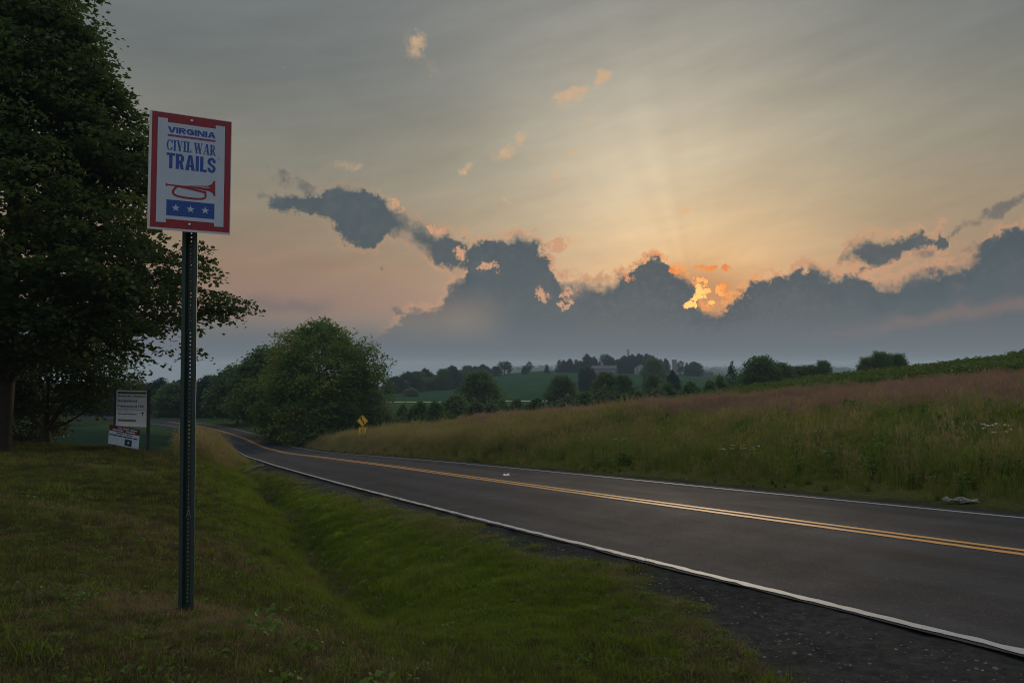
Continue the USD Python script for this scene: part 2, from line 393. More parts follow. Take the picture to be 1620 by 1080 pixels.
def road_coords(x, y):
    xy = np.stack([np.ravel(x), np.ravel(y)], -1)
    _, i = road_tree.query(xy)
    t = ((xy - RP[i, :2]) * RN[i]).sum(-1)
    d = np.linalg.norm(xy - RP[i, :2], axis=1)
    t = np.where(t >= 0, 1, -1) * d
    return RU[i].reshape(np.shape(x)), t.reshape(np.shape(x)), RP[i, 2].reshape(np.shape(x))


# ------------------------------------------------------------------ the lie of the land
survey = []


def S(px, py, dist): survey.append(sight(px, py, dist))


def Z(x, y, z): survey.append(np.array([x, y, z], float))


for a in [(292, 945, 4.5), (0, 1075, 3.2), (0, 900, 5.2), (150, 820, 7.7), (0, 780, 11.), (200, 760, 12.5), (0, 722, 23.), (75, 704, 25.), (235, 716, 25.5), (180, 711, 26.), (305, 728, 24.), (330, 770, 17.), (400, 850, 10.2), (480, 980, 5.6), (250, 740, 17.),
          (640, 1020, 5.2), (565, 935, 8.2), (500, 872, 11.4), (432, 803, 18.6), (382, 752, 29.5), (365, 737, 36.),
          (200, 703, 40.), (100, 698, 42.), (200, 664, 120.), (100, 680, 80.), (300, 664, 120.), (0, 668, 110.), (330, 711, 40.), (300, 702, 47.), (358, 709, 47.), (325, 698, 58.), (345, 700, 62.), (-250, 690, 60.), (-200, 660, 140.)]:
    S(*a)
for a in [(0, 0, .02), (-3, 0, .12), (-3, 2.5, .06), (.8, 2.2, -.2), (-8, -4, .7), (-20, 0, .6), (-30, 20, -.6), (0, -12, .9), (-20, -30, 1.5), (8, -8, 1.2), (.3, 4.6, -.62), (1.6, 4.6, -.7)]:
    Z(*a)
# the bank and the field on the right, by distance along and from the road
for u in (-30, -14, 0, 10, 20, 30, 40, 50, 58):
    k = max(0., 1 - max(0, u - 44) / 40)
    for q, h in ((4.6, -.1), (6, .1), (8, .35), (12, .85), (20, 1.7), (30, 2.75 * (.55 + .45 * k)), (45, 4.2 * (.25 + .75 * k)), (60, 5.2 * (.05 + .95 * k) - (0 if u < 40 else 1.5)), (85, 5.4 * k - (0 if u < 30 else 3.))):
        p = road_at(u, -q)
        Z(p[0], p[1], road_line(u)[2] + h)
for u in (66, 74, 84, 95, 110):
    for q, h in ((4.6, -.15), (7, .1), (11, .3 if u < 80 else -.2), (20, .0 if u < 70 else -1.)):
        p = road_at(u, -q)
        Z(p[0], p[1], road_line(u)[2] + h)
for u in (60, 75, 90, 110, 140):
    for q, h in (((4.6, .15), (7.5, 1.0), (12, 1.2)) if u < 100 else ((4.6, -.2), (9, -.4))):
        p = road_at(u, q)
        Z(p[0], p[1], road_line(u)[2] + h)
for u in (-30, -14, -4):
    for q, h in ((5, -.1), (8, .1), (14, .6)):
        p = road_at(u, q)
        Z(p[0], p[1], road_line(u)[2] + h)
# the valley, the hill with the farm, and the plain beyond
for x, y, z in [(-20, 130, -9.3), (0, 130, -9.2), (25, 130, -8.8), (20, 100, -7.4), (0, 95, -7.2), (60, 150, -7.), (100, 180, -5.), (150, 200, -3.5), (120, 130, -1.5), (90, 120, -2.5), (-60, 180, -8.6), (-120, 180, -8.2), (-60, 130, -7.9), (-110, 130, -7.6)]:
    Z(x, y, z)
for a in [(610, 636, 225.), (700, 636, 228.), (800, 635, 230.), (900, 634, 232.), (1000, 633, 235.), (1100, 620, 260.), (640, 622, 330.), (700, 612, 380.), (740, 603, 430.), (800, 592.5, 480.), (860, 590, 500.), (920, 589, 520.), (1000, 589.5, 540.), (1060, 591, 560.), (1120, 593, 600.), (1200, 594, 640.), (1300, 593, 640.), (850, 612, 340.), (1000, 608, 350.), (1150, 606, 400.), (1300, 604, 420.), (640, 610, 420.), (560, 612, 420.), (400, 614, 420.), (200, 616, 420.), (0, 616, 420.), (1620, 600, 420.)]:
    S(*a)
for x in (-900, -400, -150, 0, 200, 500, 1200):
    Z(x, 900, -4.5 if x >= 0 else -34.)
    Z(x, 1500, -3. if x >= 0 else -50.)
    Z(x, 2600, 5. if x > -200 else -60.)
for x, y in [(-2600, 0), (-2600, 2600), (2600, 2600), (2600, 0), (1000, 200), (-900, 300), (-300, -350), (300, -350), (-2600, -400), (2600, -400)]:
    Z(x, y, 3. if x > 0 else (-60. if y > 1000 else -12.))
for u in np.r_[-44:60:4., 60:172:7.]:
    for t in (-3.9, 3.9):
        p = road_at(u, t)
        Z(p[0], p[1], p[2] - .04)
survey = np.array(survey)


def squeeze(xy):
    r = np.linalg.norm(xy, axis=1, keepdims=True)
    return xy / (r + 1e-9) * np.log1p(r / 25.)


rbf = RBFInterpolator(squeeze(survey[:, :2]), survey[:, 2], kernel='thin_plate_spline', smoothing=2e-3)


def grow(a, b, step, far, k):
    """grid lines: STEP apart between a and b, then wider and wider out to FAR = (low, high)"""
    mid = list(np.arange(a, b + 1e-6, step))
    s, v, hi = step, b, []
    while v < far[1]:
        s *= k
        v += s
        hi.append(v)
    s, v, lo = step, a, []
    while v > far[0]:
        s *= k
        v -= s
        lo.append(v)
    return np.array(lo[::-1] + mid + hi)


GX = grow(-18, 22, .32, (-2600, 2600), 1.06)
GY = grow(-3, 40, .32, (-400, 2600), 1.06)
XX, YY = np.meshgrid(GX, GY, indexing='ij')
flat = np.c_[XX.ravel(), YY.ravel()]
ZZ = rbf(squeeze(flat)).reshape(XX.shape)
U_, T_, RZ_ = road_coords(XX, YY)
edge = RZ_ - CROWN * np.clip(np.abs(T_), 2.9, 3.6) - .018
a = np.clip((np.abs(T_) - 3.5) / 1.1, 0, 1)
a = a * a * (3 - 2 * a)
apron = (T_ > 0) & (U_ < 6)                               # the gravel lay-by runs level with the road
a = np.where(apron, np.clip((np.abs(T_) - 3.9) / 2.2, 0, 1), a)
bumps = (meshkit.fbm(np.stack([XX / 1.6, YY / 1.6, 0 * XX], -1), 4, 5) - .5) * .17
near_w = np.clip((np.abs(T_) - 4.2) / 2., 0, 1) * np.clip(1.4 - np.hypot(XX, YY) / 120, 0, 1)
ZZ = edge * (1 - a) + (ZZ + bumps * near_w) * a
ZZ = np.where(np.abs(T_) < 2.8, RZ_ - CROWN * np.abs(T_) - .07, ZZ)
# the roadside ditch, cut sharper than the survey shows it
DITCH = np.array([sight(*p)[:2] for p in [(700, 1060, 4.2), (640, 1015, 5.4), (565, 935, 8.2), (500, 872, 11.4), (432, 803, 18.6), (382, 752, 29.5), (368, 738, 35.)]])
dl = np.r_[0, np.cumsum(np.linalg.norm(np.diff(DITCH, axis=0), axis=1))]
ditch_line = CubicSpline(dl, DITCH)(np.linspace(0, dl[-1], 400))
DD, DI = cKDTree(ditch_line).query(flat)
DD, DI = DD.reshape(XX.shape), DI.reshape(XX.shape)
ZZ = ZZ - (.34 * np.exp(-(DD / .42) ** 2) + .10 * np.exp(-(DD / 1.1) ** 2)) * np.clip(DI / 60., 0, 1)
height = RegularGridInterpolator((GX, GY), ZZ, bounds_error=False, fill_value=None)


def ground(x, y):
    return height(np.stack([np.asarray(x, float), np.asarray(y, float)], -1))


def spot(px, dist):
    x = (px - 810) / FPX * dist / CP
    return x, dist, float(ground(x, dist))


# colour of the soil and short cover by what grows there
def lerp(a, b, f): return np.asarray(a) * (1 - f[..., None]) + np.asarray(b) * f[..., None]


def ramp01(v, a, b): return np.clip((v - a) / (b - a), 0, 1)


tone = np.zeros(XX.shape + (3,)) + (.040, .056, .020)
q = -T_
big = meshkit.fbm(np.stack([XX / 9, YY / 9, 0 * XX], -1), 3, 11)
lawn_w = (T_ > 3.2) & (U_ < 70)
tone = np.where(lawn_w[..., None], lerp((.060, .068, .022), (.085, .072, .034), ramp01(big, .45, .65)), tone)
ditch_side = (T_ > 3.2) & (T_ < 7) & (U_ > 2) & (U_ < 60)
tone = np.where(ditch_side[..., None], (.075, .110, .010), tone)
tone = np.where(((q > 3.2) & (q < 26) & (U_ < 78))[..., None], lerp((.060, .064, .024), (.085, .060, .036), ramp01(q, 9, 15)), tone)
crop = (q > 23) & (q < 90) & (U_ < 62)
tone = np.where(crop[..., None], (.036, .050, .018), tone)
tone = np.where((DD < .35)[..., None], (.045, .040, .022), tone)
low_left = (XX < -14) & (YY > 33) & (YY < 150) & (T_ > 8)
tone = np.where(low_left[..., None], (.022, .044, .028), tone)
valley = (YY > 100) & (XX > -70)
tone = np.where(valley[..., None], (.036, .064, .026), tone)
hill = (YY > 236)
tone = np.where(hill[..., None], lerp((.020, .058, .030), (.027, .066, .028), ramp01(big, .4, .6)), tone)
tone = np.where(((YY > 205) & (YY < 236) & (XX > -70))[..., None], (.040, .072, .028), tone)
grav = np.clip(1 - (np.abs(T_) - 3.4) / .55, 0, 1)
rag = (meshkit.fbm(np.stack([XX / .7, YY / .7, 0 * XX], -1), 3, 21) - .5) * 1.4
shoulder = np.where(T_ > 0, np.clip((3.75 + np.clip(1.45 - U_ * .45, 0, 3.6) + rag - T_) / .3, 0, 1), np.clip((3.9 + rag * .4 - np.abs(T_)) / .3, 0, 1)) * (U_ < 120)
tone = lerp(tone, (.050, .048, .046), 1 - np.clip(np.abs(T_) - 3.3, 0, 1)) if False else tone * (1 - shoulder[..., None]) + np.array((.044, .0435, .043)) * shoulder[..., None]

nx, ny = XX.shape
ii, jj = np.meshgrid(np.arange(nx - 1), np.arange(ny - 1), indexing='ij')
quad = np.stack([ii * ny + jj, (ii + 1) * ny + jj, (ii + 1) * ny + jj + 1, ii * ny + jj + 1], -1).reshape(-1, 4)
g = Graph()
col = g.add('attribute', 'color', {'attribute': 'tone'})
pos = g.add('geometry', 'position')
fine = g.noise(pos, 9., 6., .7)
mid = g.noise(pos, .55, 4., .6)
c = g.mix(1., col, g.ramp(fine, [(.25, (.45, .45, .45)), (.5, (.95, .95, .95)), (.75, (1.5, 1.45, 1.4))]), 'multiply')
c = g.mix(1., c, g.ramp(mid, [(.3, (.75, .8, .75)), (.7, (1.25, 1.2, 1.2))]), 'multiply')
bmp = g.add('bump', 'normal', {'strength': .7, 'distance': .03}, height=fine)
s = g.add('principled_bsdf', 'BSDF', {'roughness': 1., 'specular_ior_level': 0.}, base_color=c, normal=bmp)
M_ground = g.build('/World/Looks/soil_and_turf', surface=s)
gp = obj('ground', (np.c_[flat, ZZ.ravel()], quad), M_ground, smooth=True)
UsdGeom.PrimvarsAPI(gp).CreatePrimvar('tone', Sdf.ValueTypeNames.Color3fArray, 'vertex').Set(Vt.Vec3fArray.FromNumpy(tone.reshape(-1, 3).astype(np.float32)))
tag(gp, 'rolling grassy ground of banks, fields and valley around the road', 'ground', kind='structure')

# ------------------------------------------------------------------ the road and its paint
rs = np.random.default_rng(3)


def strip(u0, u1, du, ts, up, ragged=0., seed=0, scale=.25):
    """a sheet along the road between the offsets TS; outer edges wander by RAGGED metres"""
    us = np.arange(u0, u1 + 1e-6, du)
    tt = np.repeat(np.asarray(ts, float)[None], len(us), 0)
    if ragged:
        for k, side in ((0, 1), (-1, -1)):
            tt[:, k] += (meshkit.fbm(np.c_[us / scale, 0 * us + k * 7.3 + seed, 0 * us], 4, seed) - .5) * ragged * 2
    p = road_at(us[:, None], tt, up)
    n, m = tt.shape
    i, j = np.meshgrid(np.arange(n - 1), np.arange(m - 1), indexing='ij')
    f = np.stack([i * m + j, (i + 1) * m + j, (i + 1) * m + j + 1, i * m + j + 1], -1).reshape(-1, 4)
    if ts[0] > ts[-1]:
        f = f[:, ::-1]
    f = f[:, ::-1]
    return (p.reshape(-1, 3), f), np.stack([np.repeat(us[:, None], m, 1), tt], -1).reshape(-1, 2)


g = Graph()
uv = g.add('uvmap', 'UV', {'attribute': 'st'})
ux, ut_, _ = g.xyz(uv)
pos = g.add('geometry', 'position')
agg = g.noise(pos, 120., 3., .8)
stone = g.add('voronoi_texture', 'distance', {'scale': 85.}, vector=pos)
blot = g.noise(pos, .9, 5., .65)
lng = g.noise(g.vec(g.mul(ux, .09), g.mul(ut_, 1.6), 0.), 1.4, 4., .6)
wheel = g.ramp(g.lin(ut_, -3.5, 3.5), [(0., (.7,) * 3), (.06, (.95,) * 3), (.13, (1.22,) * 3), (.2, (.72,) * 3), (.29, (1.16,) * 3), (.37, (.76,) * 3), (.45, (1.12,) * 3), (.5, (1.3,) * 3), (.56, (1.2,) * 3), (.63, (.76,) * 3), (.72, (1.14,) * 3), (.8, (.72,) * 3), (.9, (1.12,) * 3), (.96, (.9,) * 3), (1., (.7,) * 3)])
c = g.ramp(agg, [(.25, (.0118, .0148, .0205)), (.5, (.0225, .0275, .0362)), (.72, (.046, .053, .064))])
c = g.mix(1., c, wheel, 'multiply')
c = g.mix(1., c, g.ramp(blot, [(.3, (.80,) * 3), (.7, (1.22,) * 3)]), 'multiply')
c = g.mix(1., c, g.ramp(lng, [(.3, (.70,) * 3), (.7, (1.32,) * 3)]), 'multiply')
crk_v = g.add('vector_math', 'vector', {'math_type': 'add'}, vector1=pos, vector2=g.add('vector_math', 'vector', {'math_type': 'scale', 'scale': .55}, vector1=g.noise(pos, 2.2, 4., .6, 'color')))
crk = g.add('voronoi_texture', 'distance', {'feature': 'distance_to_edge', 'scale': .55}, vector=crk_v)
crack = g.mul(g.step(crk, .008, .003), g.step(blot, .46, .56))
c = g.mix(g.mul(crack, .75), c, (.010, .010, .011))
tar = g.mul(g.step(g.noise(g.vec(g.mul(ux, .35), g.mul(ut_, .8), 3.), 1.1, 3., .5), .60, .64), .35)
c = g.mix(tar, c, (.017, .0175, .019))
spark = g.step(g.add('white_noise_texture', 'value', vector=g.add('vector_math', 'vector', {'math_type': 'floor'}, vector1=g.add('vector_math', 'vector', {'math_type': 'scale', 'scale': 70.}, vector1=pos))), .985, .99)
c = g.mix(g.mul(spark, .22), c, (.22, .21, .2))
bmp = g.add('bump', 'normal', {'strength': .9, 'distance': .006}, height=g.addv(agg, g.mul(stone, .5)))
s = g.add('principled_bsdf', 'BSDF', {'specular_ior_level': .12}, base_color=c, normal=bmp, roughness=g.m('multiply_add', blot, -.2, .95))
M_road = g.build('/World/Looks/asphalt', surface=s)
ts = [3.09, 3.0, 2.25, 1.5, .75, .15, 0, -.15, -.75, -1.5, -2.25, -3.0, -3.42]
m_, uvs = strip(-44, 172, .25, ts, 0., .035, 4, .6)
# turn the two outer edges down so that the slab has thickness
v, f = m_
road = obj('road', (v, f), M_road, smooth=True, uv=uvs)
tag(road, 'two lane asphalt road curving downhill to the left', 'road', kind='structure')


def paint(name, col, seed):
    g = Graph()
    pos = g.add('geometry', 'position')
    wear = g.noise(pos, 14., 6., .75)
    fine = g.noise(pos, 110., 2., .6)
    f = g.step(g.addv(g.mul(wear, .8), g.mul(fine, .35)), .62, .80)
    c = g.mix(g.mul(f, .75), g.mix(fine, tuple(x * .82 for x in col), col), (.07, .07, .07))
    s = g.add('principled_bsdf', 'BSDF', {'roughness': .6, 'specular_ior_level': .35}, base_color=c)
    return g.build('/World/Looks/' + name, surface=s)


M_white, M_yellow = paint('white_road_paint', (.40, .41, .40), 1), paint('yellow_road_paint', (.58, .27, .04), 2)
for nm, t, w, mt, sd in (('edge_line', 3.0, .088, M_white, 5), ('edge_line', -3.0, .10, M_white, 9), ('centre_line', .11, .11, M_yellow, 12), ('centre_line', -.11, .11, M_yellow, 15)):
    m_, uvs = strip(-42, 130, .05 if t == 3.0 else .1, [t + w / 2, t, t - w / 2], .004, .012 if t != 3. else .026, sd, .16)
    tag(obj(nm, m_, mt, road), {5: 'white edge line on the near side', 9: 'white edge line on the far side'}.get(sd))


def over_ground(name, pts, width, mat, label, up=.03, step=1.0, ragged=.15, seed=0):
    """a track laid on the land through the points PTS"""
    pts = np.asarray(pts, float)
    L = np.r_[0, np.cumsum(np.linalg.norm(np.diff(pts, axis=0), axis=1))]
    cs = CubicSpline(L, pts)
    u = np.arange(0, L[-1], step)
    p, d = cs(u), cs(u, 1)
    n = np.c_[-d[:, 1], d[:, 0]]
    n /= np.linalg.norm(n, axis=1, keepdims=True)
    k = 5
    off = np.linspace(-.5, .5, k)[None, :, None] * (width + (meshkit.fbm(np.c_[u / 3, u * 0, u * 0], 3, seed) - .5)[:, None] * ragged * 2)[:, None]
    q = p[:, None, :] + n[:, None, :] * off
    z = ground(q[..., 0], q[..., 1]) + up
    v = np.dstack([q, z]).reshape(-1, 3)
    i, j = np.meshgrid(np.arange(len(u) - 1), np.arange(k - 1), indexing='ij')
    f = np.stack([i * k + j, i * k + j + 1, (i + 1) * k + j + 1, (i + 1) * k + j], -1).reshape(-1, 4)[:, ::-1]
    return tag(obj(name, (v, f), mat, smooth=True), label, 'track', kind='structure')


M_track = plain('pale_gravel', (.40, .36, .30), .95, .2, .2, 1.2)
over_ground('farm_track', [sight(px, py, d)[:2] for px, py, d in ((540, 636, 222), (610, 636, 225), (700, 636, 228), (800, 635, 230), (900, 634, 232), (1000, 632, 236), (1090, 626, 245))], 4.2, M_track, 'pale gravel farm track crossing the valley below the green hill', up=.12)
over_ground('far_road', [sight(px, py, d)[:2] for px, py, d in ((1112, 589, 720), (1130, 590, 690), (1150, 592, 650), (1175, 594, 610))], 6.5, M_track, 'pale far road beside the farm on the hill', up=.25)
over_ground('culvert_drive', [(-21., 31.), (-17.5, 31.5), (-14.5, 32.6), (-12., 33.6)], 1.3, plain('worn_drive', (.075, .070, .055), .95, .2, .25, 3.), 'worn earth drive crossing the ditch to the road', up=.02, step=.3)


# ------------------------------------------------------------------ big road-trail sign on its green post
def lettering(text, x0, x1, y0, y1, bold=True, depth=.0012):
    """capitals fitted into the box x0..x1, y0..y1 (metres) on a plate: x right, z up, front to -y"""
    m = meshkit.text_mesh(text, .1, depth, bold=bold)
    v = np.array(m.vertices)
    lo, hi = v.min(0), v.max(0)
    v[:, 0] = x0 + (v[:, 0] - lo[0]) / (hi[0] - lo[0]) * (x1 - x0)
    v[:, 1] = y0 + (v[:, 1] - lo[1]) / (hi[1] - lo[1]) * (y1 - y0)
    return np.c_[v[:, 0], -v[:, 2], v[:, 1]], np.array(m.faces)


def ring(cx, cy, rx, ry, wx, wy):
    c = Point(0, 0).buffer(1, 24)
    o = affinity.translate(affinity.scale(c, rx, ry), cx, cy)
    i = affinity.translate(affinity.scale(c, rx - wx, ry - wy), cx, cy)
    return o.difference(i)


def serif_word(word, x0, x1, y0, y1):
    """tall thin-and-thick roman capitals (only the letters the sign needs)"""
    H, sw, th, se = 1.0, .17, .05, .055

    def stem(x, w=sw): return sbox(x, 0, x + w, H)

    def foot(x, w=sw, k=.07): return unary_union([sbox(x - k, 0, x + w + k, th), sbox(x - k, H - th, x + w + k, H)])

    def slant(xa, xb, w): return Polygon([(xa, H), (xa + w, H), (xb + w, 0), (xb, 0)])
    G = {}
    G['I'] = (unary_union([stem(.07), foot(.07)]), .29)
    G['L'] = (unary_union([stem(.07), foot(.07), sbox(.07, 0, .46, th), Polygon([(.46, 0), (.46, .3), (.42, .3), (.34, th), (.34, 0)])]), .48)
    G['V'] = (unary_union([slant(.05, .24, sw), slant(.47, .27, .05), sbox(0, H - th, .28, H), sbox(.40, H - th, .6, H)]), .58)
    G['W'] = (unary_union([slant(.05, .22, sw), slant(.42, .26, .05), slant(.36, .55, sw), slant(.76, .59, .05), sbox(0, H - th, .26, H), sbox(.32, H - th, .56, H), sbox(.69, H - th, .88, H)]), .88)
    G['A'] = (unary_union([slant(.29, .42, sw).intersection(sbox(-1, 0, 2, H)), Polygon([(.29, H), (.36, H), (.12, 0), (.07, 0)]), sbox(.16, .3, .46, .3 + th), sbox(0, 0, .2, th), sbox(.35, 0, .62, th)]), .62)
    bowl = ring(.26, .74, .24, .26, .13, .045).intersection(sbox(.2, .4, .6, 1.1))
    G['R'] = (unary_union([stem(.07), foot(.07), bowl, Polygon([(.24, .5), (.38, .5), (.56, 0), (.42, 0)]), sbox(.4, 0, .6, th)]), .58)
    c = ring(.3, .5, .3, .51, .14, .05).difference(sbox(.36, .3, 1, .70))
    G['C'] = (unary_union([c, Polygon([(.5, 1.0), (.545, 1.0), (.545, .66), (.52, .66)]), Polygon([(.53, .34), (.555, .34), (.5, .12), (.46, .1)])]), .57)
    parts, x = [], 0.
    for ch in word:
        if ch == ' ':
            x += .17
            continue
        s, w = G[ch]
        parts.append(affinity.translate(s, x, 0))
        x += w + .035
    u = unary_union(parts)
    a, b, c2, d = u.bounds
    u = affinity.affine_transform(u, [(x1 - x0) / (c2 - a), 0, 0, (y1 - y0) / (d - b), x0 - a * (x1 - x0) / (c2 - a), y0 - b * (y1 - y0) / (d - b)])
    return u


def heavy(word, x0, x1, y0, y1, s=.24, h=.17, wid=None):
    """heavy plain capitals (only the letters the sign needs): s = stem, h = bar thickness, of unit height"""
    wid = wid or {}

    def glyph(ch):
        w = wid.get(ch, .62)
        if ch == 'I':
            return sbox(0, 0, s, 1), s
        if ch == 'T':
            return unary_union([sbox(0, 1 - h, w, 1), sbox(w / 2 - s / 2, 0, w / 2 + s / 2, 1)]), w
        if ch == 'L':
            return unary_union([sbox(0, 0, s, 1), sbox(0, 0, w, h)]), w
        if ch == 'N':
            return unary_union([sbox(0, 0, s * .9, 1), sbox(w - s * .9, 0, w, 1), Polygon([(0, 1), (s * 1.05, 1), (w, 0), (w - s * 1.05, 0)])]), w
        if ch in 'AV':
            k = s * 1.12
            p = Polygon([(0, 0), (k, 0), (w / 2, 1 - k * .75), (w - k, 0), (w, 0), (w / 2 + k * .52, 1), (w / 2 - k * .52, 1)])
            if ch == 'A':
                return unary_union([p, sbox(w * .24, .22, w * .76, .22 + h * .85)]), w
            return affinity.scale(p, 1, -1, origin=(w / 2, .5)), w
        if ch == 'R':
            bowl = unary_union([sbox(0, .42, w * .55, 1).difference(sbox(-.1, .42 + h * .9, 2, 1 - h * .9)), ring(w * .55, .71, w * .45, .29, s, h * .9).intersection(sbox(w * .55, 0, 2, 2))])
            return unary_union([sbox(0, 0, s, 1), bowl, Polygon([(w * .38, .46), (w * .38 + s, .46), (w, 0), (w - s * 1.05, 0)])]), w
        if ch == 'S':
            up = ring(w / 2, .725, w / 2, .275, s * .92, h).difference(sbox(w * .5, .42, 2, .68))
            dn = ring(w / 2, .275, w / 2, .275, s * .92, h).difference(sbox(-1, .32, w * .5, .58))
            return unary_union([up, dn]), w
        if ch == 'G':
            o = ring(w / 2, .5, w / 2, .5, s, h).difference(sbox(w * .55, .44, 2, .68))
            return unary_union([o, sbox(w * .5, .38, w, .38 + h), sbox(w - s * .9, .06, w, .38 + h)]), w
    parts, x = [], 0.
    for ch in word:
        p, w = glyph(ch)
        parts.append(affinity.translate(p, x, 0))
        x += w + (.05 if ch in 'LTAV' else .09)
    u = unary_union(parts)
    a, b, c2, d = u.bounds
    return affinity.affine_transform(u, [(x1 - x0) / (c2 - a), 0, 0, (y1 - y0) / (d - b), x0 - a * (x1 - x0) / (c2 - a), y0 - b * (y1 - y0) / (d - b)])


M_signwhite = plain('sign_white', (.34, .39, .46), .42, .4, .06, 9.)
M_signred = plain('sign_red', (.19, .010, .018), .42, .4, .10, 9.)
M_signblue = plain('sign_blue', (.006, .050, .23), .42, .4, .08, 9.)
M_signplum = plain('sign_plum', (.15, .03, .14), .42, .4, .06, 9.)
M_aluminium = plain('weathered_aluminium', (.42, .42, .43), .5, .5, .12, 24., .3)
M_greenpost = plain('green_enamel', (.009, .023, .019), .5, .45, .22, 60.)
M_bolt = plain('bolt_steel', (.50, .48, .45), .4, .5, .1, 40., .5)

SW, SH = .478, .762
pl = sight(237, 358, 4.40)
pr = sight(363.7, 369, 4.61)
yaw = math.atan2(pr[1] - pl[1], pr[0] - pl[0])
sg = thing('trail_sign', 'red bordered white trail sign with blue lettering, red bugle and three stars', 'road sign', (pl[0], pl[1], pl[2]), yaw)
obj('back_plate', plate(sbox(-.016, -.016, SW + .005, SH + .004).buffer(-.004).buffer(.004), .003, .004), M_aluminium, sg)
obj('red_border', plate(sbox(0, 0, SW, SH), .0012, .0010), M_signred, sg)
white = unary_union([sbox(.034, .034, .092, .726), sbox(.382, .034, .440, .724), sbox(.090, .058, .384, .700)])
obj('white_field', plate(white, .0012, -.0002), M_signwhite, sg)
F0 = -.0014


def on_sign(name, shape_or_mesh, mat, label=None):
    if isinstance(shape_or_mesh, tuple):
        v, f = shape_or_mesh
        m = (v + [0, F0, 0], f)
    else:
        m = plate(shape_or_mesh, .0010, F0)
    return tag(obj(name, m, mat, sg), label)


on_sign('lettering', heavy('VIRGINIA', .093, .381, .634, .673, .30, .24, {'V': 1.12, 'A': 1.12, 'R': .98, 'G': 1.08, 'N': 1.05}), M_signblue, 'blue word VIRGINIA')
on_sign('rule', sbox(.093, .609, .381, .622), M_signplum)
on_sign('lettering', serif_word('CIVIL WAR', .088, .385, .515, .587), M_signblue, 'blue roman words CIVIL WAR')
on_sign('lettering', heavy('TRAILS', .089, .385, .396, .498, .235, .16, {'T': .60, 'R': .60, 'A': .70, 'L': .50, 'S': .60}), M_signblue, 'bold blue word TRAILS')
on_sign('lettering', lettering('TM', .397, .407, .497, .502, False), M_signblue, 'tiny mark beside TRAILS')
# bugle: mouthpiece, the long folded tube, the bell
tubeP = [(.160, .283), (.132, .250), (.150, .218), (.239, .209), (.309, .214), (.327, .236), (.322, .262)]
smoothed = CubicSpline(np.arange(len(tubeP)), np.array(tubeP))(np.linspace(0, len(tubeP) - 1, 60))
loop = LineString(smoothed).buffer(.0065)
upper = Polygon([(.088, .296), (.092, .296), (.094, .290), (.110, .289), (.200, .289), (.340, .305), (.362, .318), (.376, .344), (.384, .344), (.386, .240), (.378, .240), (.366, .262), (.345, .270), (.235, .279), (.160, .277), (.110, .281), (.094, .280), (.092, .274), (.088, .274)])
slit = Polygon([(.215, .2885), (.345, .2985), (.352, .2945), (.345, .2905)])
lower = LineString([(.165, .281), (.230, .273), (.300, .262), (.325, .258)]).buffer(.007)
on_sign('bugle', unary_union([loop, upper.difference(slit), lower]), M_signred, 'red bugle emblem')
band = sbox(.093, .083, .382, .187)


def star(cx, cy, r, n=5, inner=.40):
    return Polygon([(cx + (r if k % 2 == 0 else r * inner) * math.sin(k * math.pi / n), cy + (r if k % 2 == 0 else r * inner) * math.cos(k * math.pi / n)) for k in range(2 * n)])


on_sign('blue_band', band, M_signblue)
for sx in (.149, .237, .326):
    s_ = star(sx, .135, .026)
    v, f = plate(s_, .001, F0 - .0012)
    obj('star', (v, f), M_signwhite, sg)
for bx, bz in ((.235, .731), (.233, .033)):
    m = trimesh.creation.icosphere(2, .009)
    v = np.array(m.vertices) * [1, .6, 1] + [bx, -.003, bz]
    obj('bolt', (v, np.array(m.faces)), M_bolt, sg, smooth=True)

# the U channel post, punched with holes
base = sight(292, 944, 4.56)
topp = sight(298.5, 368, 4.56)
pz = float(ground(base[0], base[1])) - .25
ptop = pl[2] + SH - .03
lean = (topp[0] - base[0]) / (topp[2] - base[2])
prof = Polygon([(-.049, .0), (-.030, .0), (-.022, .034), (.022, .034), (.030, .0), (.049, .0), (.049, -.005), (.026, -.005), (.018, .029), (-.018, .029), (-.026, -.005), (-.049, -.005)])
L = ptop - pz
sol = manifold3d.Manifold.extrude(manifold3d.CrossSection([np.array(prof.exterior.coords)[:-1][::(1 if prof.exterior.is_ccw else -1)]]), L)
drill = manifold3d.Manifold.cylinder(.3, .0052, .0052, 10, True).rotate([90, 0, 0])
cuts = [drill.translate([0, .03, h]) for h in np.arange(.30, L - .02, .0272)]
sol = sol - manifold3d.Manifold.batch_boolean(cuts, manifold3d.OpType.Add)
mm = sol.to_mesh()
v = np.array(mm.vert_properties[:, :3])
v[:, 0] += (v[:, 2] - .25) * lean
post = thing('sign_post', 'tall dark green punched channel post planted in the lawn under the trail sign', 'post', (base[0] - .012, base[1] + .05, pz), math.radians(8))
obj('channel', (v, np.array(mm.tri_verts)), M_greenpost, post)
M_wire = plain('dull_wire', (.16, .14, .12), .6, .3, .2, 40.)
# a strand of wire and a stub of older post at the foot
obj('wire_tie', tube([(-.012, -.012, .86), (.004, -.014, .90), (.016, -.014, .945), (.012, -.012, .90), (.022, -.013, .86)], .0016, 5), M_wire, post)

